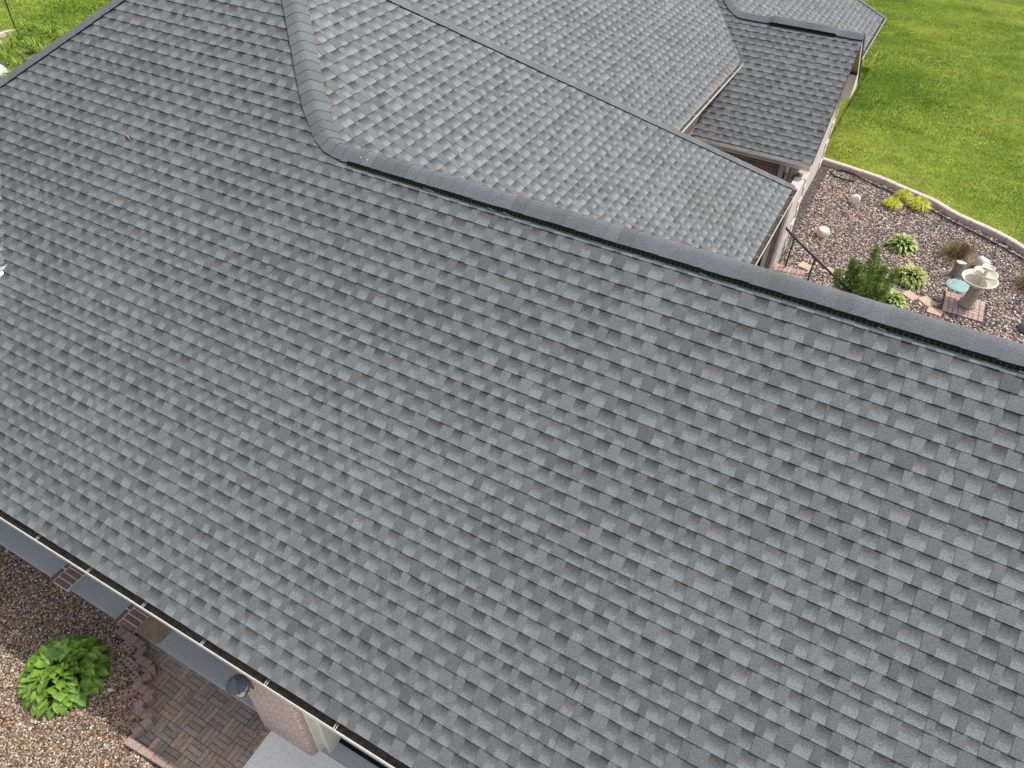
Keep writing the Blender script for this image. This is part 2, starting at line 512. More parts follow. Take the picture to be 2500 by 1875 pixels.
def caps(name, path, parent, seed, width=0.135, lift=0.0, slopes=(0.518, 0.518), e=0.143, smooth_r=0.035, dzs=(0.010, 0.007, 0.004)):
    """ridge or hip cap shingles along a crest path of (x, y, z, side slope, lift); the first point is the low end"""
    rr = random.Random(seed)
    pts = [Vector(p[:3]) for p in path]
    L = [0]
    for i in range(1, len(pts)): L.append(L[-1]+(pts[i]-pts[i-1]).length)
    def at(s):
        s = min(max(s, 0), L[-1]-1e-6)
        i = max(j for j in range(len(L)-1) if L[j] <= s)
        k = (s-L[i])/(L[i+1]-L[i])
        return pts[i].lerp(pts[i+1], k), path[i][3]+(path[i+1][3]-path[i][3])*k, path[i][4]+(path[i+1][4]-path[i][4])*k
    o0 = WL[parent]
    hs = (-1, -0.72, -0.45, -0.22, 0, 0.22, 0.45, 0.72, 1)
    vs = []; fs = []; cl = []
    s = 0.0
    while s < L[-1]-0.03:
        rnd = min(1, max(0, rr.gauss(0.5, 0.27))); sk = rr.uniform(-0.002, 0.002); ww = width*rr.uniform(0.99, 1.01)
        rows = []
        for fr, dz in zip((0, 0.5, 1.0), dzs):
            sc = s+fr*(e+0.02)
            p, sl, lf = at(sc)
            p2, _, _ = at(sc+0.05); p1, _, _ = at(sc-0.05)
            t = (p2-p1).normalized()
            side = Vector((t.y, -t.x, 0)).normalized()
            row = []
            for h in hs:
                d = h*ww+sk
                drop = sl*(math.sqrt(d*d+smooth_r**2)-smooth_r)
                row.append(p+side*d+Vector((0, 0, -drop+lf+dz+0.006))-o0)
            rows.append(row)
        n = len(hs)
        def put(poly, fr, kd=0.9):
            b = len(vs); vs.extend(poly); fs.append(list(range(b, b+len(poly)))); cl.extend([(fr, kd, rnd, 0.5)]*len(poly))
        for a in range(2):
            for i in range(n-1):
                put([rows[a][i], rows[a][i+1], rows[a+1][i+1], rows[a+1][i]], 0.2)
        dn = Vector((0, 0, -0.014))
        for i in range(n-1):
            put([rows[0][i]+dn, rows[0][i+1]+dn, rows[0][i+1], rows[0][i]], 0.9, 0.5)
        for a in range(2):
            for j in (0, n-1):
                put([rows[a][j]+dn, rows[a+1][j]+dn, rows[a+1][j], rows[a][j]], 0.9, 0.5)
        s += e
    me = bpy.data.meshes.new(name)
    me.from_pydata([tuple(p) for p in vs], [], fs)
    a = me.color_attributes.new('col', 'FLOAT_COLOR', 'CORNER')
    a.data.foreach_set('color', np.asarray([cl[i] for f in fs for i in f], dtype=np.float32).ravel())
    bm = bmesh.new(); bm.from_mesh(me); bmesh.ops.recalc_face_normals(bm, faces=bm.faces); bm.to_mesh(me); bm.free()
    return link(name, me, MAT['shingle'], parent)

def gutter(p0, p1, out, parent, spacing=0.75, first=0.4, w=0.115):
    """open K-style gutter: p0-p1 is the line of its top back edge, out the horizontal outward direction"""
    p0 = Vector(p0); p1 = Vector(p1); o = Vector(out)
    prof = [(0.0, 0.0), (0.0, -0.115), (0.062, -0.118), (0.075, -0.10), (0.082, -0.07), (w-0.012, -0.045), (w, -0.03), (w, -0.004), (w-0.004, 0.003), (w-0.014, 0.002), (w-0.016, -0.006)]
    m = MB()
    def pt(p, q): return p+o*q[0]+Vector((0, 0, q[1]))
    for i in range(len(prof)-1):
        m.add([pt(p0, prof[i]), pt(p1, prof[i]), pt(p1, prof[i+1]), pt(p0, prof[i+1])], [(0, 1, 2, 3)])
    for p in (p0, p1):
        m.add([pt(p, q) for q in prof[:8]], [tuple(range(8))])
    g = m.build('gutter', MAT['alu'], parent)
    d = MB()
    n = max(4, int((p1-p0).length/0.15))
    rr = random.Random(int(p0.x*100+p0.y*10))
    row = []
    for i in range(n+1):
        p = p0.lerp(p1, i/n)
        row.append([pt(p, (q, -0.062+rr.uniform(-0.012, 0.012))) for q in (0.001, 0.03, 0.06, w-0.02)])
    for i in range(n):
        for j in range(3):
            d.add([row[i][j], row[i+1][j], row[i+1][j+1], row[i][j+1]], [(0, 1, 2, 3)])
    for i in range(int((p1-p0).length*5)):
        p = p0.lerp(p1, rr.random()); q = pt(p, (rr.uniform(0.02, w-0.03), -0.05))
        a = rr.uniform(0, 3.14)
        d.tube([q, q+Vector((math.cos(a)*0.04, math.sin(a)*0.04, rr.uniform(0.0, 0.04)))], 0.002, 4)
    d.build('debris', MAT['debris'], g)
    l = MB()
    l.tube([pt(p0, (w-0.004, 0.004)), pt(p1, (w-0.004, 0.004))], 0.0046, 8)
    l.build('lip', MAT['bright'], g)
    s = first; Ln = (p1-p0).length; ax = (p1-p0).normalized()
    while s < Ln:
        h = MB()
        c = p0+ax*s
        a = pt(c, (0.012, -0.008)); b = pt(c, (w-0.014, -0.006))
        for off in (-0.011, 0.011):
            h.tube([a+ax*off, (a+b)/2+ax*off+Vector((0, 0, 0.004)), b+ax*off], 0.0042, 6)
        h.build('hanger', MAT['bright'], g)
        s += spacing
    return g

# ------------------------------------------------------------------ ground
def sheet(name, poly, z, mat, kind='structure'):
    m = MB(); m.add([(x, y, z) for x, y in poly], [tuple(range(len(poly)))])
    o = m.build(name, mat, None, org=(0, 0, 0))
    o['kind'] = kind
    return o
EDGE = [(round(x*1.0113, 3), round(y*1.0113, 3)) for x, y in [(-1.72, 19.62), (-1.0, 19.50), (-0.19, 19.34), (0.33, 19.12), (1.1, 18.83), (1.69, 18.42), (2.57, 18.03), (3.08, 17.67), (4.2, 16.8), (5.6, 15.4), (6.6, 13.8)]]
m = MB()
BIG = 170
m.add([(-BIG, -BIG, -0.06), (BIG, -BIG, -0.06), (BIG, BIG, -0.06), (-BIG, BIG, -0.06)], [(0, 1, 2, 3)])
b0 = len(EDGE)
top = [(x, y, 0.12) for x, y in EDGE]+[(90, 13.9, 0.12), (90, 140, 0.12), (-90, 140, 0.12), (-90, 27, 0.12), (-1.72, 27, 0.12)]
m.add(top, [tuple(range(len(top)))])
lawn = m.build('lawn', MAT['lawn'], None, org=(0, 0, 0)); lawn['kind'] = 'structure'
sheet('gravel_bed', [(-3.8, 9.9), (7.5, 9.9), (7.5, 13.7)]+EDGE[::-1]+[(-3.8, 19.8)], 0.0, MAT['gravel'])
sheet('pea_gravel_bed', [(-12, -2.5), (-4.75, -2.5), (-4.75, 0.93), (-5.42, 0.93), (-5.42, 1.95), (-12, 1.95)], 0.0, MAT['pea'])
sheet('paver_path_bed', [(-5.415, 0.93), (-4.0, 0.93), (-4.0, 1.96), (-6.65, 1.96), (-6.65, 1.80), (-5.415, 1.2)], 0.006, MAT['soil'])
m = MB(); m.prism([(-4.09, 1.86), (-4.02, -3.0), (3.0, -3.0), (3.0, 1.955), (-3.48, 1.955), (-3.48, 1.86)], -0.05, 0.046)
drive = m.build('driveway', MAT['concrete'], None); drive['kind'] = 'structure'

# ------------------------------------------------------------------ the house
H = thing('brick_house', (-5, 8, 0), 'brick house with grey asphalt shingle hip roofs seen from above', 'house')
slope('roof_slope', 'front', 1.768, Z0, [[(-14.7, 1.768), (-5.67, 1.768), (-5.67, 5.94), (-7.5, 7.77), (-8.7, 7.77)], [(-5.67, 1.768), (6.0, 1.768), (6.0, 5.94), (-5.67, 5.94)]], H, 1, {15: 0.72, 23: 0.84})
slope('roof_slope', 'right', -1.498, Z0, [[(-7.5, 7.77), (-5.67, 5.94), (-1.498, 10.11), (-1.498, 13.77)]], H, 2)
slope('roof_slope', 'back', 13.77, Z0, [[(-1.498, 13.77), (-7.5, 7.77), (-8.7, 7.77), (-14.7, 13.77)]], H, 3)
slope('roof_slope', 'left', -14.7, Z0, [[(-14.7, 1.768), (-8.7, 7.77), (-14.7, 13.77)]], H, 4)
slope('roof_slope', 'back', 10.11, Z0, [[(6.0, 5.94), (-5.67, 5.94), (-1.498, 10.11), (6.0, 10.11)]], H, 5)
slope('roof_slope', 'right', -9.20, 3.70, [[(-9.20, 3.78), (-10.91, 5.49), (-10.91, 1.35), (-9.20, 1.35)]], H, 6)
slope('roof_slope', 'left', -12.62, 3.70, [[(-12.62, 3.78), (-10.91, 5.49), (-10.91, 1.35), (-12.62, 1.35)]], H, 7)
slope('roof_slope', 'right', -3.588, 3.276, [[(-3.588, 16.538), (-8, 20.95), (-8, 7.93), (-3.588, 12.34)]], H, 8)
slope('roof_slope', 'front', 15.03, 2.156, [[(-4.0, 15.03), (-1.42, 15.03), (-1.42, 16.538), (-4.0, 16.538)], [(-3.588, 16.538), (-1.42, 16.538), (-1.42, 17.43), (-4.48, 17.43)], [(-4.48, 17.43), (-4.13, 17.43), (-8, 21.3), (-8, 20.95)]], H, 9)
slope('roof_slope', 'right', -1.72, 2.149, [[(-4.13, 17.43), (-1.72, 19.84), (-1.72, 25.23), (-6.825, 20.125)]], H, 10)
slope('roof_slope', 'back', 19.85, 2.14, [[(-1.42, 17.43), (-4.13, 17.43), (-1.72, 19.85), (-1.42, 19.85)]], H, 12)

M1 = lambda y: Z0+T*(y-1.768)
M2 = lambda x: Z0+T*(-1.498-x)
HS, RS = 0.518, T
# right hip with the ridge of the wing: one bent line of caps
pa = [(5.98-0.5*i, 5.94, M1(5.94), RS, 0.009) for i in range(23)]
pa = [p for p in pa if p[0] > -5.15]+[(-5.2, 5.94, M1(5.94), RS, 0.009)]
caps('ridge_cap', pa, H, 21, width=0.150, smooth_r=0.06, dzs=(0.008, 0.006, 0.004))
pb = [(-5.16, 5.94, M1(5.94), RS, -0.002), (-5.35, 5.945, M1(5.94), RS, -0.010), (-5.52, 5.97, M1(5.94)+0.0, 0.66, 0), (-5.66, 6.03, 5.33, 0.6, 0), (-5.80, 6.13, 5.40, HS, 0), (-5.95, 6.24, min(M1(6.22), M2(-5.95)), HS, 0)]
for i in range(1, 12):
    x = -5.95-0.15*i
    if x < -7.5: break
    pb.append((x, 0.27-x, min(M1(0.27-x), M2(x)), HS, 0))
caps('hip_cap', pb, H, 22, width=0.145)
line = lambda x0, y0, x1, y1, zf, sl, n=24, lf=0.0: [(x0+(x1-x0)*i/n, y0+(y1-y0)*i/n, zf(x0+(x1-x0)*i/n, y0+(y1-y0)*i/n), sl, lf) for i in range(n+1)]
caps('hip_cap', line(-10.91, 5.56, -8.7, 7.77, lambda x, y: M1(y), HS), H, 23)
caps('hip_cap', line(-1.50, 13.77, -7.5, 7.77, lambda x, y: M2(x), HS), H, 24)
caps('ridge_cap', line(-8.7, 7.77, -7.5, 7.77, lambda x, y: M1(7.77), RS), H, 25)
caps('ridge_cap', line(-10.91, 1.36, -10.91, 5.5, lambda x, y: 3.70+T*1.71, RS), H, 26)
MC = lambda y: 2.156+T*(y-15.03)
zc = MC(17.43)
pc = [(-1.43, 17.43, zc, RS, 0), (-1.93, 17.43, zc, RS, 0), (-1.97, 17.43, zc, RS, 0.034), (-3.28, 17.43, zc, RS, 0.034), (-3.32, 17.43, zc, RS, 0), (-3.85, 17.43, zc, RS, 0), (-4.02, 17.46, zc, 0.6, 0), (-4.15, 17.53, zc+0.06, HS, 0), (-4.3, 17.64, MC(17.62), HS, 0)]
pc += [(-4.3-0.3*i, 17.6+0.3*i, MC(17.6+0.3*i), HS, 0) for i in range(1, 12)]
caps('ridge_cap', pc, H, 27, width=0.15)
caps('hip_cap', line(-1.74, 25.21, -6.8, 20.15, lambda x, y: 2.149+T*(-1.72-x), HS), H, 28)

# ridge vents: black slotted strips under the raised caps
def ridge_vent(x0, x1, y, zr, up=0.0):
    m = MB(); f = MB()
    d = 0.158
    for sg in (-1, 1):
        a, b = y+sg*0.151, y+sg*0.163
        za, zb = zr-T*0.151, zr-T*0.163
        m.add([(x0, a, za+0.050+up), (x1, a, za+0.050+up), (x1, b, zb+0.016), (x0, b, zb+0.016), (x1, b, zb-0.006), (x0, b, zb-0.006)], [(0, 1, 2, 3), (3, 2, 4, 5)])
        m.add([(x0, a, za+0.046), (x1, a, za+0.046), (x1, y, zr+0.003+up), (x0, y, zr+0.003+up)], [(0, 1, 2, 3)])
        f.add([(x0, b+sg*0.001, zb+0.0145), (x1, b+sg*0.001, zb+0.0145), (x1, b-sg*0.001, zb+0.0180), (x0, b-sg*0.001, zb+0.0180)], [(0, 1, 2, 3)])
        x = x0+0.03
        while x < x1:
            f.add([(x, b+sg*0.0008, zb+0.016), (x+0.0013, b+sg*0.0008, zb+0.016), (x+0.0013, a+sg*0.0016, za+0.044), (x, a+sg*0.0016, za+0.044)], [(0, 1, 2, 3)]); x += 0.0485
    for e in (x0, x1):
        m.add([(e, y-d, zr-T*d), (e, y-d, zr-T*d+0.022), (e, y, zr+0.022), (e, y+d, zr-T*d+0.022), (e, y+d, zr-T*d)], [(0, 1, 2, 3, 4)])
    v = m.build('ridge_vent', MAT['black'], H)
    f.build('fins', MAT['ventfin'], v)
    return v
v1 = ridge_vent(-5.2, 6.0, 5.94, M1(5.94))
ridge_vent(-3.3, -1.95, 17.43, zc, 0.022)
for x in (-4.2, -4.14, -3.42, -3.25, -1.2, 0.35, 1.42):
    z = M1(5.94)-T*0.165-0.003
    m = MB(); m.tube([(x, 5.94-0.160, z+0.030), (x+0.075, 5.94-0.167, z+0.022)], 0.0025, 5)
    m.build('clip', MAT['bright'], v1)
for x, y in ((-5.06, 5.86), (-4.97, 5.855), (1.40, 5.80), (1.62, 5.90), (-3.05, 17.35), (-2.95, 17.34)):
    z = (M1(y) if y < 10 else MC(y))+0.047
    m = MB(); m.lathe([(0.0, 0.006), (0.007, 0.004), (0.009, 0.0), (0.0, -0.01)], (x, y, z), 8)
    m.build('nail_head', MAT['white'], H)

# gutters
gutter((-12.0, 1.800, 2.172), (6.0, 1.800, 2.172), (0, -1, 0), H, 0.82, 0.33)
gutter((-1.515, 9.9, 2.150), (-1.515, 13.83, 2.150), (1, 0, 0), H, 0.76, 0.55)
gutter((-3.86, 15.045, 2.105), (-1.43, 15.045, 2.105), (0, -1, 0), H, 0.8, 0.5)
gutter((-3.605, 12.3, 3.225), (-3.605, 16.49, 3.225), (1, 0, 0), H, 0.8, 0.4)
gutter((-1.745, 20.1, 2.115), (-1.745, 25.2, 2.115), (1, 0, 0), H, 1.2, 0.9)
gutter((-2.2, 19.84, 2.09), (-1.44, 19.84, 2.09), (0, 1, 0), H, 1.2, 0.3)
gutter((-9.195, 1.36, 3.695), (-9.195, 3.84, 3.695), (1, 0, 0), H, 0.8, 0.4, 0.065)

# fascias and flat soffits
m = MB()
m.box((-12.0, 1.803, 2.03), (6.0, 1.822, 2.19)); m.box((-12.0, 1.823, 2.03), (6.0, 2.6, 2.045))
m.build('fascia', MAT['cream'], H)
m = MB(); m.box((-1.535, 9.9, 2.02), (-1.518, 13.8, 2.165)); m.box((-2.0, 9.9, 2.02), (-1.536, 13.75, 2.035)); m.build('fascia', MAT['cream'], H)
m = MB(); m.box((-3.9, 15.048, 1.98), (-1.43, 15.066, 2.12)); m.box((-3.9, 15.067, 1.98), (-1.45, 15.31, 1.995)); m.build('fascia', MAT['cream'], H)
m = MB(); m.box((-3.628, 12.0, 3.09), (-3.608, 16.5, 3.245)); m.box((-3.92, 12.0, 3.075), (-3.61, 16.52, 3.088)); m.build('fascia', MAT['cream'], H)
m = MB(); m.box((-1.765, 19.9, 1.99), (-1.748, 25.2, 2.13)); m.box((-2.2, 19.9, 1.98), (-1.766, 25.2, 1.99)); m.build('fascia', MAT['cream'], H)
m = MB(); m.box((-9.20, 1.845, 2.3), (-9.135, 3.83, 3.595)); m.build('fascia', MAT['cream'], H)

# brick walls
def wall(a, b, mat='brick'):
    m = MB(); m.box(a, b); return m.build('wall', MAT[mat], H)
wall((-12.0, 3.7, 0), (-4.18, 3.9, 2.04))
wall((-4.2, 2.9, 0), (-4.0, 3.7, 2.04))
wall((-2.15, 9.8, 0), (-1.95, 13.35, 2.03))
wall((-9.0, 13.36, 0), (-1.95, 13.55, 2.2))
wall((-4.1, 13.56, 0), (-3.92, 16.9, 3.09))
wall((-3.92, 15.30, 0), (-1.86, 15.50, 1.98))
wall((-2.2, 19.95, 0), (-2.0, 25.0, 1.98))
wall((-0.25, 1.9, 0), (6.0, 2.15, 2.03))
wall((5.7, 2.16, 0), (5.9, 9.9, 2.03))
wall((-2.0, 9.6, 0), (5.7, 9.79, 2.03))
wall((-9.50, 1.84, 2.2), (-9.24, 3.69, 3.70), 'cream')
wall((-12.4, 1.66, 2.2), (-9.27, 1.83, 3.76), 'cream')
wall((-14.2, 3.9, 0), (-14.0, 13.4, 2.0))
# gable wall of the small cross wing
m = MB()
prof = [(15.30, 0), (19.55, 0), (19.55, 2.16), (17.43, 3.72), (15.30, 2.16)]
for X in (-1.85, -1.65): m.add([(X, y, z) for y, z in prof], [tuple(range(5)) if X > -1.7 else tuple(range(5))[::-1]])
for i in range(5):
    (ya, za), (yb, zb) = prof[i], prof[(i+1) % 5]
    m.add([(-1.85, ya, za), (-1.85, yb, zb), (-1.65, yb, zb), (-1.65, ya, za)], [(0, 1, 2, 3)])
m.build('wall', MAT['quoin'], H)
# rake of the back slope: sloping grooved soffit, boxed return, white board, dark drip edge
m = MB()
bz = lambda y: 2.14+T*(19.85-y)
n = 16
for i in range(n):
    ya, yb = 17.43+2.38*i/n, 17.43+2.38*(i+1)/n-0.014
    m.add([(-1.648, ya, bz(ya)-0.10), (-1.435, ya, bz(ya)-0.10), (-1.435, yb, bz(yb)-0.10), (-1.648, yb, bz(yb)-0.10)], [(0, 1, 2, 3)])
m.add([(-1.648, 17.43, bz(17.43)-0.094), (-1.435, 17.43, bz(17.43)-0.094), (-1.435, 19.82, bz(19.82)-0.094), (-1.648, 19.82, bz(19.82)-0.094)], [(0, 1, 2, 3)])
m.build('rake_soffit', MAT['soffit'], H)
m = MB()
m.add([(-1.648, 19.02, 2.02), (-1.438, 19.02, 2.02), (-1.438, 19.02, 2.56), (-1.648, 19.02, 2.56)], [(0, 1, 2, 3)])
m.add([(-1.648, 19.02, 2.02), (-1.438, 19.02, 2.02), (-1.438, 19.83, 2.02), (-1.648, 19.83, 2.02)], [(3, 2, 1, 0)])
m.build('eave_return', MAT['cream'], H)
m = MB()
m.add([(-1.434, 17.43, bz(17.43)-0.02), (-1.434, 19.84, bz(19.84)-0.02), (-1.434, 19.84, 1.99), (-1.434, 19.02, 1.99), (-1.434, 18.95, bz(18.95)-0.16), (-1.434, 17.43, bz(17.43)-0.16)], [(0, 1, 2, 3, 4, 5)])
m.build('rake_board', MAT['cream'], H)
m = MB()
for f in (bz, MC):
    ys = (17.43, 19.86) if f is bz else (15.03, 17.43)
    vs = []
    for y in ys:
        vs += [(-1.41, y, f(y)+0.004), (-1.41, y, f(y)-0.035), (-1.432, y, f(y)-0.035), (-1.432, y, f(y)+0.004)]
    m.add(vs, [(0, 1, 5, 4), (1, 2, 6, 5), (3, 0, 4, 7)])
m.build('drip_edge', MAT['edge_metal'], H)
m = MB(); m.box((-1.655, 16.9, 3.0), (-1.648, 17.9, 3.35)); m.build('gable_vent', MAT['cream'], H)

# low wing wall beside the steps, with toothed corner bricks
m = MB(); m.box((-1.66, 13.98, 0), (-1.455, 15.28, 1.80)); m.build('wall', MAT['quoin'], H)
m = MB()
for k in range(7):
    z = 0.06+k*0.26
    if k % 2 == 0: m.box((-1.475, 14.98, z), (-1.437, 15.30, z+0.2))
    else: m.box((-1.475, 15.14, z), (-1.437, 15.30, z+0.2))
m.build('corner_quoins', MAT['quoin'], H)
m = MB()
for k in range(8):
    z = 0.06+k*0.26
    ln = 0.34 if k % 2 == 0 else 0.2
    m.box((-1.68, 19.57-ln, z), (-1.632, 19.572, z+0.2))
m.build('corner_quoins', MAT['quoin'], H)
m = MB(); m.box((-1.70, 13.90, 0.0), (-1.62, 13.978, 1.82)); m.box((-1.52, 13.90, 0), (-1.47, 13.978, 1.82)); m.build('trim_post', MAT['cream'], H)
m = MB(); m.box((-1.62, 13.93, 0), (-1.52, 13.978, 1.80)); m.build('trim_panel', MAT['door'], H)
# downspout and its elbow below the end of the wing gutter
m = MB(); m.tube([(-1.86, 15.0, 2.0), (-1.86, 15.05, 1.86), (-1.86, 15.235, 1.70), (-1.86, 15.245, 0.1)], 0.038, 8); m.build('downspout', MAT['cream'], H)
m = MB(); m.box((-1.80, 15.24, 0), (-1.70, 15.298, 1.95)); m.box((-2.04, 15.24, 0), (-1.94, 15.298, 1.95)); m.build('door_casing', MAT['cream'], H)

# front: brick pier with rounded corner, jamb trim, garage door
m = MB()
arc = [(-3.53+0.07*math.cos(a), 1.92+0.07*math.sin(a)) for a in [rad(-90+15*i) for i in range(7)]]
m.prism([(-4.2, 2.9), (-4.2, 1.85)]+arc+[(-3.46, 2.9)], 0.0, 2.04)
p = m.build('pier', MAT['pier'], H)
m = MB()
m.box((-3.455, 1.935, 0.024), (-3.425, 2.3, 2.03)); m.box((-3.425, 2.0, 0.024), (-3.345, 2.3, 2.03)); m.box((-3.345, 1.985, 0.024), (-3.315, 2.3, 2.03))
m.build('door_jamb', MAT['cream'], H)
m = MB(); m.box((-3.46, 1.96, 0.0), (-0.26, 2.13, 0.052)); m.build('threshold', MAT['slab'], H)
m = MB()
for k in range(4): m.box((-3.31, 2.17, 0.075+k*0.5), (-0.27, 2.21, 0.565+k*0.5))
gd = m.build('garage_door', MAT['door'], H, bevel=0.008)
m = MB(); m.box((-3.31, 2.132, 0.0), (-0.27, 2.20, 0.074)); m.build('bottom_strip', MAT['black'], gd)  # black strip along the foot of the door

# porch floor slab and its two low brick plinths
m = MB()
m.prism([(-12.0, 1.93), (-4.21, 1.93), (-4.21, 3.69), (-12.0, 3.69)], -0.05, 0.075)
m.build('porch_floor', MAT['slab'], H, bevel=0.012)
def paver_block(m, x, y, z, lx, ly, lz, rot=0, base=(0.2, 0.12, 0.1), var=0.2, rr=R):
    f = 1+rr.uniform(-var, var); g = rr.uniform(-0.06, 0.06)
    m.col = (base[0]*f*(1+g), base[1]*f, base[2]*f*(1-g), 1)
    m.obox((x, y, z), (lx/2, ly/2, lz/2), rz=rot, rx=rr.uniform(-0.008, 0.008), ry=rr.uniform(-0.008, 0.008))
for px in (-8.03, -6.78):
    m = MB()
    for i in range(6):
        paver_block(m, px+0.21, 1.925+i*0.085, 0.115, 0.240, 0.070, 0.036, 0, (0.26, 0.150, 0.130), 0.14)
    for i in range(3):
        paver_block(m, px+0.04, 1.98+i*0.215, 0.112, 0.070, 0.200, 0.034, 0, (0.27, 0.158, 0.138), 0.14)
    pl = m.build('brick_plinth', MAT['pavers'], H, bevel=0.006)
    g = MB(); g.box((px, 1.893, 0.03), (px+0.328, 2.4, 0.124)); g.col = (1, 1, 1, 1)
    g.build('mortar', MAT['concrete'], pl)

# ------------------------------------------------------------------ loose things at the front
m = MB()
m.prism([(-6.44, 1.945), (-6.08, 1.945), (-6.055, 1.975), (-6.055, 2.75), (-6.44, 2.75)], 0.078, 0.092)
tag(m.build('doormat', MAT['mat'], None), 'worn brown coir doormat on the grey porch floor', 'doormat')

m = MB()
rr = random.Random(5)
def zig_right(y):          # left boundary of the path
    return -5.42 if y < 1.2 else (-5.60 if y < 1.42 else (-5.84 if y < 1.62 else (-6.05 if y < 1.72 else -6.45)))
iy = 0
y = 0.945
while y < 1.93:
    x = -6.6; ix = 0
    while x < -4.12:
        for h in range(3):
            if (ix+iy) % 2 == 0: cx_, cy_, lx, ly = x+0.1, y+0.0333+0.0667*h, 0.195, 0.0615
            else: cx_, cy_, lx, ly = x+0.0333+0.0667*h, y+0.1, 0.0615, 0.195
            if cx_-lx/2 > zig_right(cy_)-0.09 and cx_+lx/2 < -3.8 and cy_+ly/2 < 1.947:
                base = rr.choice([(0.345, 0.262, 0.205), (0.295, 0.235, 0.19), (0.365, 0.262, 0.21), (0.28, 0.235, 0.19)])
                paver_block(m, cx_, cy_, 0.012+rr.uniform(-0.003, 0.003), lx, ly, 0.05, rr.uniform(-0.02, 0.02), base, 0.16, rr)
        x += 0.2; ix += 1
    y += 0.2; iy += 1
pv = m.build('paver_path', MAT['pavers'], None, org=(0, 0, 0), bevel=0.004); pv['kind'] = 'structure'

ORD = ['first', 'second', 'third', 'fourth', 'fifth', 'sixth', 'seventh', 'eighth', 'ninth', 'tenth', 'eleventh', 'twelfth', 'thirteenth', 'fourteenth', 'fifteenth', 'sixteenth', 'seventeenth', 'eighteenth', 'nineteenth', 'twentieth', 'twenty-first', 'twenty-second', 'twenty-third', 'twenty-fourth', 'twenty-fifth', 'twenty-sixth', 'twenty-seventh', 'twenty-eighth']
zig = [(-6.62, 1.83), (-6.16, 1.83), (-6.10, 1.69), (-5.88, 1.70), (-5.78, 1.62), (-5.88, 1.44), (-5.57, 1.45), (-5.64, 1.24), (-5.36, 1.24), (-5.41, 1.02)]
k = 0
for (xa, ya), (xb, yb) in zip(zig[:-1], zig[1:]):
    L_ = math.hypot(xb-xa, yb-ya); n = max(1, round(L_/0.115)); rot = math.atan2(yb-ya, xb-xa)
    for i in range(n):
        f = (i+0.5)/n
        m = MB()
        paver_block(m, xa+(xb-xa)*f, ya+(yb-ya)*f, 0.065+rr.uniform(-0.01, 0.01), L_/n-0.004, 0.098, 0.17, rot+rr.uniform(-0.03, 0.03), (0.29, 0.205, 0.172), 0.13, rr)
        o = m.build('border_brick', MAT['pavers'], None, bevel=0.008)
        tag(o, f'upright brown brick, {ORD[k]} along the stepped path border from the porch', 'brick', 'bricks of the stepped path border'); k += 1
for i in range(6):
    m = MB()
    x = -5.36+i*0.208
    paver_block(m, x, 0.945+0.012*i, 0.03, 0.2, 0.085, 0.09, 0.06+rr.uniform(-0.02, 0.02), (0.36, 0.255, 0.215), 0.1, rr)
    tag(m.build('edging_brick', MAT['pavers'], None, bevel=0.008), f'pale pink brick, {ORD[i]} from the left in the straight row below the path', 'brick', 'pale bricks along the lower path edge')

def cored_brick(x, y, rot, label):
    m = MB()
    L2, W2, Hh = 0.10, 0.045, 0.058
    m.col = (0.31, 0.22, 0.19, 1)
    cells = 3
    vs = []
    for c in range(cells):
        x0 = -L2+2*L2*c/3; x1 = x0+2*L2/3; cx_ = (x0+x1)/2
        out = [(x1, 0), (x1, W2), (cx_, W2), (x0, W2), (x0, 0), (x0, -W2), (cx_, -W2), (x1, -W2)]
        cir = [(cx_+0.017*math.cos(a), 0.017*math.sin(a)) for a in [math.pi/4*i for i in range(8)]]
        V = [(a, b, Hh) for a, b in out]+[(a, b, Hh) for a, b in cir]+[(a, b, 0.004) for a, b in cir]
        F = [(i, (i+1) % 8, 8+(i+1) % 8, 8+i) for i in range(8)]+[(8+i, 8+(i+1) % 8, 16+(i+1) % 8, 16+i) for i in range(8)]+[tuple(range(16, 24))]
        m.add(V, F)
    m.add([(-L2, -W2, 0), (L2, -W2, 0), (L2, W2, 0), (-L2, W2, 0), (-L2, -W2, Hh), (L2, -W2, Hh), (L2, W2, Hh), (-L2, W2, Hh)], [(0, 1, 5, 4), (1, 2, 6, 5), (2, 3, 7, 6), (3, 0, 4, 7)])
    o = m.build('cored_brick', MAT['pavers'], None, org=(0, 0, 0))
    o.location = (x, y, 0.02); o.rotation_euler = (0, 0, rot); WL[o] = Vector((x, y, 0.02))
    tag(o, label, 'brick', 'cored bricks lying on the gravel')
cored_brick(-6.36, 1.735, -0.1, 'brick with three holes lying flat, closest to the doormat')
cored_brick(-6.14, 1.60, -0.12, 'brick with three holes lying flat, second from the doormat')
cored_brick(-5.94, 1.51, -0.15, 'brick with three holes lying flat, third from the doormat')
cored_brick(-5.88, 1.34, 0.75, 'turned brick with three holes, farthest from the doormat')

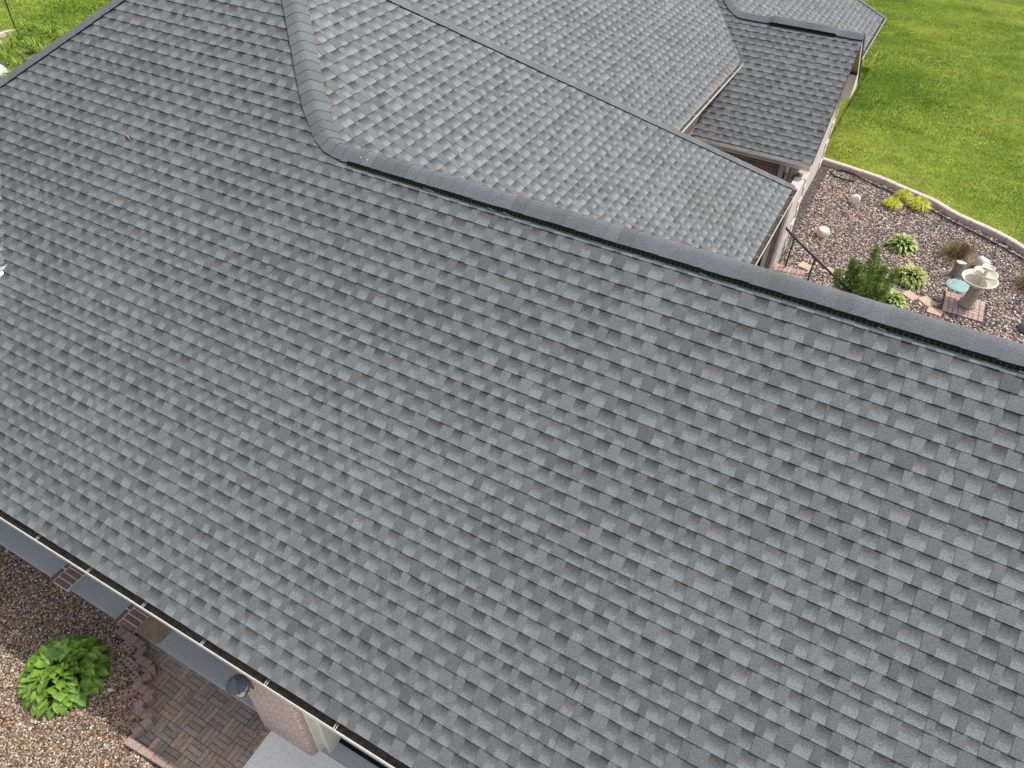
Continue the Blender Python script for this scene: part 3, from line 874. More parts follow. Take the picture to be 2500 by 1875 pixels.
def lantern(loc, label, s=1.0, arm=(0.0, 0.1)):
    """wall lantern: ribbed hood, glass body, base, back arm"""
    t = thing('wall_lantern', loc, label, 'lamp', 'wall lanterns of the house')
    x, y, z = loc
    m = MB()
    n = 32; prof = [(0.125, 0.0), (0.115, 0.022), (0.085, 0.062), (0.05, 0.092), (0.022, 0.105), (0.016, 0.125), (0.020, 0.140), (0.0, 0.155)]
    vs = []; fs = []
    for i, (r, h) in enumerate(prof):
        for q in range(n):
            a = 6.28318*q/n
            rb = r*(1+(0.10 if q % 2 else -0.03) * (1 if i < 4 else 0))*s
            vs.append((x+rb*math.cos(a), y+rb*math.sin(a), z+0.26*s+h*s))
    for i in range(len(prof)-1):
        for q in range(n): fs.append((i*n+q, i*n+(q+1) % n, (i+1)*n+(q+1) % n, (i+1)*n+q))
    m.add(vs, fs); m.build('hood', MAT['lampcap'], t)
    m = MB(); m.lathe([(0.0, 0.02), (0.05*s, 0.02), (0.085*s, 0.255*s), (0.0, 0.255*s)], loc, 8); m.build('glass_body', MAT['amber'], t)
    m = MB(); m.lathe([(0.0, -0.03), (0.03*s, -0.02), (0.056*s, 0.0), (0.056*s, 0.02), (0.0, 0.022)], loc, 12); m.build('base', MAT['lampcap'], t)
    m = MB(); m.tube([(x, y, z-0.01), (x+arm[0]*0.6, y+arm[1]*0.6, z-0.06), (x+arm[0], y+arm[1], z+0.02)], 0.012, 8); m.box((x+arm[0]-0.04, y+arm[1]-0.008, z-0.06), (x+arm[0]+0.04, y+arm[1]+0.008, z+0.12)); m.build('bracket', MAT['lampcap'], t)
lantern((-4.045, 1.725, 1.29), 'wall lantern with dark ribbed hood on the brick pier beside the porch', 0.88, (0.0, 0.118))
lantern((-1.62, 15.10, 1.48), 'wall lantern with dark ribbed hood under the far wing gutter', 0.95, (0.0, 0.19))

m = MB()
m.lathe([(0.0, 0.0), (0.07, 0.0), (0.085, 0.05), (0.10, 0.14), (0.105, 0.22), (0.095, 0.235), (0.085, 0.22), (0.08, 0.10), (0.0, 0.09)], (-4.315, 2.02, 0.076), 24)
tag(m.build('planter', MAT['glass'], None, smooth=True), 'glossy black pot on the porch floor against the brick pier', 'pot')

# ------------------------------------------------------------------ leaves and plants
def leafy(n_u=4):
    """unit ovate leaf as a small grid: returns list of (t, side) and faces"""
    pts = []; fs = []
    ts = [0, 0.12, 0.3, 0.5, 0.72, 0.9, 1.0]
    wd = [0.10, 0.55, 0.95, 1.0, 0.72, 0.30, 0.0]
    for t, w in zip(ts, wd):
        for s in (-1, -0.5, 0, 0.5, 1): pts.append((t, s*w, s))
    for i in range(len(ts)-1):
        for j in range(4): fs.append((i*5+j, i*5+j+1, (i+1)*5+j+1, (i+1)*5+j))
    return pts, fs
LEAF = leafy()
def add_leaf(V, F, C, base, azi, tilt, ln, wid, droop, fold, col, edge=None, twist=0.0):
    pts, fs = LEAF
    b = len(V)
    d = Vector((math.cos(azi), math.sin(azi), 0)); s = Vector((-math.sin(azi), math.cos(azi), 0))
    s = (s*math.cos(twist)+Vector((0, 0, 1))*math.sin(twist))
    for t, sw, sd_ in pts:
        ang = tilt-droop*t*t*0.9
        am = tilt-droop*t*t*0.45
        p = base+d*(math.cos(am)*ln*t)+Vector((0, 0, math.sin(am)*ln*t))
        nrm = -d*math.sin(ang)+Vector((0, 0, math.cos(ang)))
        p = p+s*(sw*wid/2)+nrm*(fold*abs(sw)*wid/2)
        V.append(tuple(p))
        c = edge if (edge and abs(sd_) > 0.75) else col
        k = 0.92 if sd_ == 0 else 1.0
        C.append((c[0]*k, c[1]*k, c[2]*k, 1))
    for f in fs: F.append([b+i for i in f])

def plant_mesh(name, V, F, C, mat, parent, smooth=True):
    o0 = WL[parent]
    me = bpy.data.meshes.new(name)
    me.from_pydata([(p[0]-o0.x, p[1]-o0.y, p[2]-o0.z) for p in V], [], F)
    a = me.color_attributes.new('col', 'FLOAT_COLOR', 'POINT')
    a.data.foreach_set('color', np.asarray(C, dtype=np.float32).ravel())
    if smooth:
        for p in me.polygons: p.use_smooth = True
    return link(name, me, mat, parent)

def hosta(loc, rad_, hgt, n, ln, wid, cols, label, cat, seed, edge=None, group=None, fold=0.25, squash=1.0):
    t = thing('hosta_plant', loc, label, cat, group)
    rr = random.Random(seed)
    V, F, C = [], [], []; SV = MB()
    L0 = Vector(loc)
    for i in range(n):
        q = (i+0.5)/n
        r = rad_*math.sqrt(q)*0.80
        az_ = i*2.39996+rr.uniform(-0.35, 0.35)
        h = hgt*(1-0.80*(q**1.3))+rr.uniform(-0.03, 0.03)
        base = L0+Vector((math.cos(az_)*r*0.9, math.sin(az_)*r*0.9*squash, max(0.03, h)))
        l = ln*rr.uniform(0.75, 1.15)*(0.75+0.35*q)
        tilt = rad(48)*(1-q)+rad(-12)*q+rr.uniform(-0.25, 0.25)
        c = rr.choice(cols); f = rr.uniform(0.8, 1.2)
        add_leaf(V, F, C, base, az_+rr.uniform(-0.45, 0.45), tilt, l, wid*rr.uniform(0.8, 1.15), rr.uniform(0.5, 1.15), fold*rr.uniform(0.6, 1.3), (c[0]*f, c[1]*f, c[2]*f), edge, rr.uniform(-0.25, 0.25))
        SV.tube([L0+Vector((math.cos(az_)*0.03, math.sin(az_)*0.03, 0.0)), L0.lerp(base, 0.6)+Vector((0, 0, 0.03)), base], 0.004, 4, False)
    plant_mesh('leaves', V, F, C, MAT['leaf'], t)
    SV.col = (0.1, 0.16, 0.03, 1)
    SV.c = [SV.col]*len(SV.v)
    SV.build('stems', MAT['leaf'], t)
    return t
hosta((-6.74, 1.11, 0), 0.55, 0.37, 300, 0.165, 0.108, [(0.150, 0.280, 0.035), (0.190, 0.330, 0.042), (0.110, 0.220, 0.030), (0.240, 0.380, 0.055)], 'large green hosta clump on the gravel in front of the porch', 'plant', 7)
vg = [(0.24, 0.34, 0.07), (0.36, 0.44, 0.10), (0.17, 0.27, 0.05)]
hosta((0.78, 16.62, 0), 0.33, 0.24, 210, 0.140, 0.055, vg, 'variegated hosta with a raised leaf, between the yellow tufts and the juniper', 'plant', 8, (0.74, 0.76, 0.36), 'variegated hostas', 0.2)
hosta((1.12, 15.38, 0), 0.34, 0.28, 230, 0.140, 0.050, vg, 'variegated hosta with narrow leaves just right of the dark juniper', 'plant', 9, (0.72, 0.73, 0.26), 'variegated hostas', 0.2)
hosta((0.93, 14.33, 0), 0.26, 0.24, 130, 0.13, 0.045, vg, 'small variegated hosta peeking over the roof ridge below the juniper', 'plant', 10, (0.72, 0.74, 0.28), 'variegated hostas', 0.2)

def tuft(loc, rad_, hgt, n, cols, name, label, cat, seed, group=None, w=0.012, arch=1.0, straw=None):
    t = thing(name, loc, label, cat, group)
    rr = random.Random(seed); V = []; F = []; C = []
    L0 = Vector(loc)
    for i in range(n):
        az_ = rr.uniform(0, 6.283); r0 = rad_*0.25*math.sqrt(rr.random())
        b = L0+Vector((math.cos(az_)*r0, math.sin(az_)*r0, 0))
        reach = rad_*rr.uniform(0.35, 1.05); h = hgt*rr.uniform(0.55, 1.1)*(1-0.35*(reach/rad_)**2)
        a2 = az_+rr.uniform(-0.5, 0.5)
        d = Vector((math.cos(a2), math.sin(a2), 0)); s = Vector((-d.y, d.x, 0))
        c = rr.choice(cols); f = rr.uniform(0.75, 1.25); ww = w*rr.uniform(0.6, 1.3)
        k0 = len(V)
        for j, tt in enumerate((0, 0.35, 0.7, 1.0)):
            p = b+d*(reach*tt**1.3)+Vector((0, 0, h*(math.sin(min(1.0, tt*(0.62+0.38*arch))*1.5708*(1+0.45*arch*tt)))))
            wj = ww*(1-0.8*tt)
            V += [tuple(p-s*wj), tuple(p+s*wj)]
            C += [(c[0]*f, c[1]*f, c[2]*f, 1)]*2
            if j: F.append([k0+2*j-2, k0+2*j-1, k0+2*j+1, k0+2*j])
    plant_mesh('blades', V, F, C, MAT['blade'], t, False)
    if straw:
        V = []; F = []; C = []
        for i in range(int(n*0.5)):
            az_ = rr.uniform(0, 6.283); d = Vector((math.cos(az_), math.sin(az_), 0)); s = Vector((-d.y, d.x, 0))
            r0 = rad_*rr.uniform(0.3, 0.8); r1 = rad_*rr.uniform(0.9, 1.35); f = rr.uniform(0.7, 1.2)
            k0 = len(V)
            V += [tuple(L0+d*r0+Vector((0, 0, 0.07))-s*0.006), tuple(L0+d*r0+Vector((0, 0, 0.07))+s*0.006), tuple(L0+d*r1+s*rr.uniform(-0.05, 0.05)+Vector((0, 0, 0.025)))]
            C += [(straw[0]*f, straw[1]*f, straw[2]*f, 1)]*3; F.append([k0, k0+1, k0+2])
        plant_mesh('straw', V, F, C, MAT['blade'], t, False)
    return t
yl = [(0.68, 0.70, 0.06), (0.78, 0.77, 0.10), (0.55, 0.62, 0.05), (0.80, 0.78, 0.22)]
st = (0.45, 0.36, 0.16)
tuft((0.29, 18.38, 0), 0.20, 0.26, 420, yl, 'golden_grass', 'golden grass tuft left of the other two near the lawn edging', 'plant', 31, 'golden grass tufts', 0.010, 1.0, st)
tuft((0.47, 18.93, 0), 0.20, 0.26, 360, yl, 'golden_grass', 'golden grass tuft at the back, closest to the lawn edging', 'plant', 32, 'golden grass tufts', 0.010, 1.0, st)
tuft((0.86, 18.66, 0), 0.25, 0.28, 520, yl, 'golden_grass', 'largest golden grass tuft, at the right with straw skirt', 'plant', 33, 'golden grass tufts', 0.010, 1.0, st)
br = [(0.12, 0.075, 0.028), (0.18, 0.115, 0.042), (0.085, 0.052, 0.022), (0.30, 0.22, 0.10)]
tuft((1.88, 16.88, 0), 0.37, 0.36, 480, br, 'dry_shrub', 'dry brown twiggy clump on the gravel behind the stump', 'plant', 34, 'dry brown clumps', 0.005, 0.75, (0.42, 0.33, 0.18))
tuft((3.42, 16.45, 0), 0.42, 0.42, 520, br, 'dry_shrub', 'dry brown twiggy clump at the right edge of the photo', 'plant', 35, 'dry brown clumps', 0.005, 0.75, (0.42, 0.33, 0.18))
lily = [(0.17, 0.28, 0.035), (0.26, 0.38, 0.045), (0.38, 0.46, 0.07), (0.12, 0.21, 0.03)]
lspots = [(-26.9, 15.3), (-26.0, 15.5), (-25.2, 15.45), (-24.4, 15.2), (-26.3, 14.5), (-25.4, 14.45), (-24.6, 14.3), (-25.2, 13.4), (-24.3, 13.2), (-23.6, 12.6), (-25.9, 13.9), (-23.6, 14.9), (-23.4, 13.9)]
for i, (x, y) in enumerate(lspots):
    tuft((x, y, 0), 0.55, 0.42, 200, lily, 'daylily_plant', 'leafy green daylily clump in the far corner bed beyond the roof', 'plant', 40+i, 'daylilies in the corner bed', 0.022, 0.9)

# juniper: trunk and upright plumes of short sprays
J = thing('juniper_shrub', (0.36, 14.28, 0), 'dark green upright juniper with one tall leader beside the handrail', 'shrub')
rr = random.Random(77); V = []; F = []; C = []
plumes = [((0.30, 14.32), 1.22, 0.10, 1), ((0.05, 14.25), 0.80, 0.13, 1), ((0.17, 14.20), 0.74, 0.12, 1), ((0.50, 14.30), 0.76, 0.14, 1), ((0.67, 14.30), 0.84, 0.07, 1), ((-0.10, 14.15), 0.46, 0.11, 1), ((0.25, 14.05), 0.62, 0.16, 1), ((0.52, 14.06), 0.50, 0.15, 1), ((0.38, 14.48), 0.72, 0.14, 1), ((0.62, 14.12), 0.48, 0.12, 1)]
for (px, py), ph, pr, _ in plumes:
    lean = Vector(((px-0.36)*0.35, (py-14.28)*0.35, 0))
    nb = int(10+26*ph*pr/0.16)
    for q_ in range(nb):
        q = ((q_+0.5)/nb)**0.85
        a = q_*2.39996+rr.uniform(-0.4, 0.4)
        sz = (1.05-q)**0.75*min(1, 0.5+q*3)
        b0 = Vector((px, py, 0))+lean*q+Vector((0, 0, ph*q*0.86+0.02))
        tilt = rr.uniform(0.45, 1.05)*(1-0.75*q)
        bl = (pr*rr.uniform(0.8, 1.35)*sz+0.05)/max(0.45, math.sin(tilt)+0.25)
        bd = Vector((math.cos(a)*math.sin(tilt), math.sin(a)*math.sin(tilt), math.cos(tilt)))
        tone = rr.uniform(0.75, 1.25)
        for i in range(int(34+130*bl)):
            f_ = rr.random()**0.7
            w_ = 0.055*(1-f_)**0.6*(0.4+1.2*min(1, f_*3))+0.006
            p = b0+bd*(bl*f_)+Vector((rr.gauss(0, 1), rr.gauss(0, 1), rr.gauss(0, 0.7)))*w_*0.6
            d = (bd*1.1+Vector((rr.uniform(-0.7, 0.7), rr.uniform(-0.7, 0.7), rr.uniform(0.0, 0.7)))).normalized()
            l = rr.uniform(0.025, 0.065); sd_ = d.cross(Vector((rr.uniform(-1, 1), rr.uniform(-1, 1), rr.uniform(-1, 1)))).normalized()*rr.uniform(0.005, 0.010)
            c = rr.choice([(0.08, 0.15, 0.04), (0.13, 0.22, 0.055), (0.20, 0.31, 0.08)]) if rr.random() > f_*0.6 else rr.choice([(0.38, 0.52, 0.13), (0.50, 0.62, 0.18)])
            f = tone*rr.uniform(0.85, 1.15); k0 = len(V)
            V += [tuple(p-sd_*0.4), tuple(p+d*l*0.5-sd_), tuple(p+d*l), tuple(p+d*l*0.5+sd_)]
            C += [(c[0]*f, c[1]*f, c[2]*f, 1)]*4; F.append([k0, k0+1, k0+2, k0+3])
plant_mesh('foliage', V, F, C, MAT['blade'], J, False)
m = MB()
for (px, py), ph, pr, _ in plumes:
    m.tube([(0.36, 14.28, 0), (px*0.6+0.36*0.4, py*0.6+14.28*0.4, 0.12), (px, py, 0.3*ph), (px+(px-0.36)*0.3, py, ph*0.9)], [0.025, 0.02, 0.014, 0.004], 5)
m.build('branches', MAT['wood'], J)

# small pink flowers
PF = thing('pink_flowers', (3.16, 14.16, 0), 'low patch of pink flowers just over the roof ridge at the right edge', 'flowers')
rr = random.Random(5); V, F, C = [], [], []; V2, F2, C2 = [], [], []
for i in range(80):
    x, y = 3.16+rr.gauss(0, 0.26), 14.16+rr.gauss(0, 0.09); h = rr.uniform(0.05, 0.13)
    c = rr.choice([(0.60, 0.26, 0.33), (0.66, 0.38, 0.44), (0.50, 0.22, 0.28)])
    for q in range(5):
        add_leaf(V, F, C, Vector((x, y, h)), q*1.2566, 0.35, 0.022, 0.018, 0.5, 0.1, c)
for i in range(260):
    x, y = 3.16+rr.gauss(0, 0.28), 14.16+rr.gauss(0, 0.10)
    add_leaf(V2, F2, C2, Vector((x, y, rr.uniform(0, 0.07))), rr.uniform(0, 6.28), rr.uniform(0.1, 0.9), 0.06, 0.02, 0.5, 0.2, rr.choice([(0.10, 0.17, 0.04), (0.18, 0.22, 0.09)]))
plant_mesh('petals', V, F, C, MAT['leaf'], PF); plant_mesh('leaves', V2, F2, C2, MAT['leaf'], PF)

# ------------------------------------------------------------------ garden things behind the house
def boulder(name, loc, size, mat, label, seed, rz=0.0):
    bm = bmesh.new(); bmesh.ops.create_icosphere(bm, subdivisions=3, radius=1)
    rr = random.Random(seed)
    cuts = [(Vector((rr.gauss(0, 1), rr.gauss(0, 1), rr.gauss(0, 0.8))).normalized(), rr.uniform(0.62, 0.9)) for _ in range(9)]
    for v in bm.verts:
        for nrm, d in cuts:
            k = v.co.dot(nrm)
            if k > d: v.co -= nrm*(k-d)*0.9
        v.co += v.normal*rr.uniform(-0.02, 0.02)
    z = min(v.co.z for v in bm.verts)
    for v in bm.verts: v.co = Vector((v.co.x*size[0], v.co.y*size[1], (v.co.z-z*0.72)*size[2]))
    me = bpy.data.meshes.new(name); bm.to_mesh(me); bm.free()
    for p in me.polygons: p.use_smooth = True
    o = link(name, me, MAT[mat], None, loc); o.rotation_euler = (0, 0, rz)
    tag(o, label, 'rock')
boulder('boulder', (-0.53, 18.10, 0), (0.135, 0.115, 0.15), 'stone', 'small white rock on the gravel between the black hose and the golden tufts', 3, 0.4)
boulder('boulder', (-0.86, 16.22, 0), (0.16, 0.14, 0.15), 'pinkstone', 'pinkish white rock on the gravel beside the handrail', 5, 0.9)
boulder('boulder', (2.37, 16.66, 0), (0.16, 0.13, 0.19), 'stone', 'rounded pale rock right behind the fountain bowls', 8, 0.2)
boulder('boulder', (3.34, 14.80, 0), (0.17, 0.16, 0.16), 'greystone', 'grey rock at the right edge of the photo above the pink flowers', 9, 0.5)
boulder('boulder', (-24.42, 12.50, 0), (0.30, 0.24, 0.22), 'stone', 'white rocks beside the curved curb at the left edge', 12, 0.5)

# tiered fountain
FT = thing('birdbath_fountain', (2.247, 15.03, 0.05), 'pale cast stone fountain with three stacked bowls on a brick pad', 'fountain')
c = (2.247, 15.03, 0.05)
m = MB(); m.lathe([(0.0, 0), (0.165, 0), (0.168, 0.035), (0.158, 0.075), (0.148, 0.085), (0.15, 0.115), (0.135, 0.14), (0.115, 0.24), (0.105, 0.34), (0.112, 0.43), (0.135, 0.50), (0.0, 0.51)], c, 36); m.build('pedestal', MAT['castbase'], FT, smooth=True)
def bowl(cx_, cy_, z, r, depth, thick=0.028, wob=0.0, tilt=0.0):
    m = MB()
    prof = [(r*0.34, 0), (r*0.62, depth*0.28), (r*0.86, depth*0.66), (r*0.985, depth*0.96), (r, depth), (r-thick*0.4, depth*1.05), (r-thick, depth), (r*0.80-thick*0.4, depth*0.64), (r*0.5, depth*0.36), (r*0.2, depth*0.27), (0.001, depth*0.25)]
    m.lathe(prof, (0, 0, 0), 44)
    mt = Euler((tilt, -tilt*0.6, 0)).to_matrix()
    for p in m.v:
        a = math.atan2(p.y, p.x)
        p.z += wob*math.sin(3*a+0.6)*(math.hypot(p.x, p.y)/r)
    m.v = [mt@p+Vector((cx_, cy_, z)) for p in m.v]
    return m
bowl(c[0]-0.01, c[1], 0.535, 0.335, 0.155).build('basin', MAT['cast'], FT, smooth=True)
bowl(c[0]+0.035, c[1]+0.055, 0.70, 0.225, 0.115, 0.02, 0.010, -0.05).build('middle_bowl', MAT['cast'], FT, smooth=True)
bowl(c[0]+0.045, c[1]+0.10, 0.835, 0.122, 0.085, 0.012, 0.010, -0.08).build('upper_bowl', MAT['cast'], FT, smooth=True)
m = MB(); m.lathe([(0.05, 0), (0.045, 0.12), (0.07, 0.16), (0, 0.16)], (c[0]+0.03, c[1]+0.05, 0.575), 16); m.lathe([(0.04, 0), (0.035, 0.1), (0.05, 0.13), (0, 0.13)], (c[0]+0.045, c[1]+0.1, 0.72), 16)
m.build('riser', MAT['cast'], FT, smooth=True)
# its pad of paving bricks
m = MB(); rr = random.Random(12)
X0, Y0_, s_ = 1.835, 14.60, 0.093
def pb_(x, y, lx, ly): paver_block(m, X0+x+lx/2, Y0_+y+ly/2, 0.022, lx-0.008, ly-0.008, 0.055, 0, (0.40, 0.29, 0.26), 0.09, rr)
for i in range(4): pb_(0, i*2*s_, s_, 2*s_); pb_(7*s_, i*2*s_, s_, 2*s_)
for bx in range(3):
    for by in range(4):
        if (bx+by) % 2:
            for h in range(2): pb_(s_+bx*2*s_, by*2*s_+h*s_, 2*s_, s_)
        else:
            for h in range(2): pb_(s_+bx*2*s_+h*s_, by*2*s_, s_, 2*s_)
tag(m.build('brick_pad', MAT['pavers'], None, bevel=0.004), 'square pad of pinkish bricks under the fountain', 'paving')
m = MB(); m.lathe([(0.0, 0.05), (0.20, 0.045), (0.235, 0.03), (0.24, 0.0)], (2.03, 15.71, 0.0), 40)
lid = m.build('access_lid', MAT['teal'], None); tag(lid, 'round teal green plastic lid on the gravel left of the fountain', 'lid')
m = MB()
for x, y in ((1.92, 15.80), (1.955, 15.77), (1.93, 15.73), (1.99, 15.74), (2.0, 15.80)): m.lathe([(0, 0.003), (0.011, 0.0015), (0.012, 0)], (x, y, 0.046), 8)
m.build('bolt_holes', MAT['black'], lid)
ST = thing('tree_stump', (1.96, 16.10, 0), 'weathered upright stump with silvery cut top left of the fountain', 'stump')
m = MB(); n = 18
for zz in (0, 0.12, 0.24, 0.34):
    for q in range(n):
        a = 6.283*q/n; r = 0.088*(1+0.10*math.sin(3*a+1)+0.08*math.sin(5*a))*(1.05-0.12*zz)
        m.v.append(Vector((1.94+r*math.cos(a)*1.1, 16.10+r*math.sin(a)*0.8, zz))); m.c.append((1, 1, 1, 1))
for i in range(3):
    for q in range(n): m.f.append([i*n+q, i*n+(q+1) % n, (i+1)*n+(q+1) % n, (i+1)*n+q])
m.build('trunk', MAT['wood'], ST, smooth=True)
t_ = MB(); t_.add([m.v[3*n+q] for q in range(n)], [tuple(range(n))]); t_.build('cut_top', MAT['woodtop'], ST)

# stepping stones
for i, (x, y, r, w, lab) in enumerate([(-0.90, 14.80, 0.3, 0.24, 'peach flagstone closest to the brick step'), (-0.38, 14.88, 0.35, 0.24, 'peach flagstone below the handrail, second from the brick step'), (0.80, 14.82, 0.6, 0.24, 'peach flagstone half hidden at the foot of the juniper'), (1.22, 14.84, 0.65, 0.25, 'peach flagstone just below the variegated hosta'), (1.54, 14.80, 0.75, 0.27, 'dark spotted peach flagstone left of the brick pad'), (1.72, 14.52, 0.1, 0.24, 'peach flagstone touching the brick pad corner')]):
    m = MB(); m.obox((x, y, 0.012), (w*0.58, w*0.46, 0.022), rz=-r)
    tag(m.build('stepping_stone', MAT['flag'], None, bevel=0.01), lab, 'paving stone', 'stepping stones across the gravel')

# lawn edging: low brick curb with rounded top
m = MB()
def smooth_path(P_, n=4):
    out = []
    for i in range(len(P_)-1):
        p0, p1, p2, p3 = [Vector((*P_[max(0, min(len(P_)-1, j))], 0)) for j in (i-1, i, i+1, i+2)]
        for q in range(n):
            t = q/n
            out.append(0.5*((2*p1)+(p2-p0)*t+(2*p0-5*p1+4*p2-p3)*t*t+(3*p1-p0-3*p2+p3)*t**3))
    out.append(Vector((*P_[-1], 0)))
    return out
EP = smooth_path(EDGE, 6)
L_ = [0]
for a, b in zip(EP[:-1], EP[1:]): L_.append(L_[-1]+(b-a).length)
def along(s):
    i = max(j for j in range(len(L_)-1) if L_[j] <= min(s, L_[-1]-1e-5)); k = (s-L_[i])/(L_[i+1]-L_[i])
    return EP[i].lerp(EP[i+1], k), (EP[i+1]-EP[i]).normalized()
s = 0.0; rr = random.Random(4)
while s < L_[-1]-0.3:
    ln = 0.29
    secs = []
    w = rr.uniform(-0.006, 0.006); f = rr.uniform(0.85, 1.12)
    for q in (0.004, ln-0.004):
        p, t = along(s+q); nrm = Vector((t.y, -t.x, 0))
        secs.append([p+nrm*(o+w)+Vector((0, 0, z)) for o, z in ((0.085, -0.05), (0.083, 0.10), (0.072, 0.135), (0.04, 0.150), (-0.03, 0.150), (-0.052, 0.14), (-0.055, 0.05))])
    n = len(secs[0])
    m.add(secs[0]+secs[1], [(i, i+1, n+i+1, n+i) for i in range(n-1)]+[tuple(range(n))[::-1], tuple(range(n, 2*n))])
    s += ln
tag(m.build('lawn_edging', MAT['curb'], None), 'low pinkish edging curb between the lawn and the gravel bed', 'curb')

# hoses, wire, rail, step
hp = [(-0.72, 19.10, 0.045), (-0.81, 19.15, 0.045), (-1.05, 19.15, 0.045), (-1.26, 19.22, 0.045), (-1.33, 19.36, 0.05), (-1.27, 19.53, 0.05), (-1.08, 19.30+0.29, 0.05), (-0.80, 19.52, 0.05), (-0.55, 19.36, 0.05), (-0.18, 19.20, 0.05), (0.28, 19.02, 0.05), (1.05, 18.70, 0.05), (1.60, 18.36, 0.05), (2.25, 18.02, 0.05), (2.85, 17.66, 0.05), (3.6, 17.1, 0.05), (4.6, 16.2, 0.05)]
sm = []
for i in range(len(hp)-1):
    p0, p1, p2, p3 = [Vector(hp[max(0, min(len(hp)-1, j))]) for j in (i-1, i, i+1, i+2)]
    for q in range(6):
        t = q/6; sm.append(0.5*((2*p1)+(p2-p0)*t+(2*p0-5*p1+4*p2-p3)*t*t+(3*p1-p0-3*p2+p3)*t**3))
m = MB(); m.tube(sm, 0.018, 8)
tag(m.build('drip_hose', MAT['rubber'], None), 'black drip hose looping on the gravel along the lawn edging', 'hose')

HR = thing('handrail', (-1.24, 14.2, 0), 'dark green metal handrail sloping down from the brick wall beside the steps', 'handrail')
m = MB(); m.tube([(-1.50, 14.2, 1.10), (-1.44, 14.2, 1.095), (-1.235, 14.2, 0.945), (-0.726, 14.2, 0.63), (0.13, 14.12, 0.15)], 0.025, 10); m.build('rail', MAT['iron'], HR)
for x, y, zt, zb in ((-1.238, 14.2, 0.945, 0.235), (-0.735, 14.2, 0.635, 0.0), (0.10, 14.12, 0.165, 0.0)):
    m = MB(); m.tube([(x, y, zb), (x, y, zt)], 0.016, 8); m.build('post', MAT['iron'], HR)
m = MB(); m.lathe([(0, 0.0), (0.04, 0.0), (0.04, 0.02), (0, 0.025)], (0, 0, 0), 14); m.v = [Vector((-1.455+p.z, 14.2+p.x, 1.10+p.y)) for p in m.v]; m.build('wall_flange', MAT['iron'], HR)
m = MB(); rr = random.Random(9)
for i in range(10):
    x = -1.70+i*0.088
    f = rr.uniform(0.88, 1.1); m.col = (0.36*f, 0.255*f, 0.22*f, 1)
    pr = [(13.90, 0.0), (13.90, 0.14), (13.915, 0.185), (13.95, 0.215), (14.02, 0.232), (14.26, 0.235), (14.28, 0.22), (14.28, 0.0)]
    m.add([(x, a, b) for a, b in pr]+[(x+0.08, a, b) for a, b in pr], [(j, (j+1) % 8, 8+(j+1) % 8, 8+j) for j in range(8)]+[tuple(range(8)), tuple(range(8, 16))[::-1]])
tag(m.build('brick_step', MAT['pavers'], None), 'row of rounded bricks capping the low step wall under the handrail', 'step')
m = MB()
for i, (r, z, dx) in enumerate(((0.10, 0.55, 0.0), (0.115, 0.45, 0.01), (0.12, 0.34, 0.0), (0.11, 0.22, 0.012))):
    m.tube([(-1.44+dx+0.03*math.sin(a*0.5), 14.55+r*math.cos(a), z+0.10*math.sin(a)) for a in [6.283*q/20 for q in range(21)]], 0.006, 5, False)
m.tube([(-1.42+0.09*math.sin(q*1.3), 15.05+0.07*math.cos(q*1.3), 0.18+0.015*q) for q in range(22)], 0.006, 5)
tag(m.build('hose_hanger', MAT['wire'], None), 'loops of green wire hanging on the brick wall behind the handrail', 'wire')

# far left corner bed: curved pale curb, pole
cv = smooth_path([(-29.5, 12.9), (-28.2, 13.9), (-27.55, 14.5), (-27.55, 14.83), (-27.42, 15.04), (-27.2, 15.15), (-26.8, 15.2)], 8)
cv2 = smooth_path([(-28.9, 13.9), (-27.6, 14.22), (-26.8, 14.12), (-26.3, 13.93), (-25.85, 13.72), (-25.5, 13.5), (-25.25, 13.25)], 8)
for P_, lab in ((cv, 'curved pale curb edging the far corner bed beside the pole'), (cv2, 'curved double pale curb bending towards the white rocks')):
    m = MB()
    for o in ((0,) if P_ is cv else (0, 0.16)):
        for a, b in zip(P_[:-1], P_[1:]):
            t = (b-a).normalized(); nrm = Vector((t.y, -t.x, 0))
            q = [a+nrm*(o-0.09), a+nrm*(o+0.05), b+nrm*(o+0.05), b+nrm*(o-0.09)]
            m.add([p+Vector((0, 0, -0.02)) for p in q]+[p+Vector((0, 0, 0.11)) for p in q], [(4, 5, 6, 7), (0, 1, 5, 4), (2, 3, 7, 6), (1, 2, 6, 5), (3, 0, 4, 7)])
    tag(m.build('garden_curb', MAT['palecurb'], None), lab, 'curb')
sheet('bed_mulch', [(-28.2, 14.0), (-27.6, 15.05), (-26.8, 15.15), (-23, 16), (-22.5, 12), (-25.4, 11.6), (-25.5, 13.3), (-26.4, 13.9)], -0.05, pmat('pale_mulch', (0.36, 0.26, 0.17), (0.24, 0.18, 0.11), 3, 1.0, fine=25))
m = MB(); m.tube([(-27.23, 15.06, -0.06), (-27.22, 15.06, 0.6), (-27.17, 15.06, 1.1), (-27.10, 15.06, 1.7), (-26.95, 15.06, 2.1), (-26.75, 15.06, 2.2), (-26.6, 15.06, 2.08)], 0.022, 8)
tag(m.build('plant_pole', MAT['iron'], None), 'thin dark metal pole standing at the far bed corner on the lawn', 'pole')
m = MB(); m.tube([(-8.36, 5.40, M1(5.40)+0.02), (-8.30, 5.39, M1(5.39)+0.025), (-8.25, 5.37, M1(5.37)+0.02)], [0.006, 0.009, 0.004], 5)
m.tube([(-8.30, 5.39, M1(5.39)+0.025), (-8.27, 5.43, M1(5.43)+0.022)], 0.004, 4)
tag(m.build('twig', MAT['mat'], None), 'tiny dry brown twig lying on the front roof slope', 'twig')

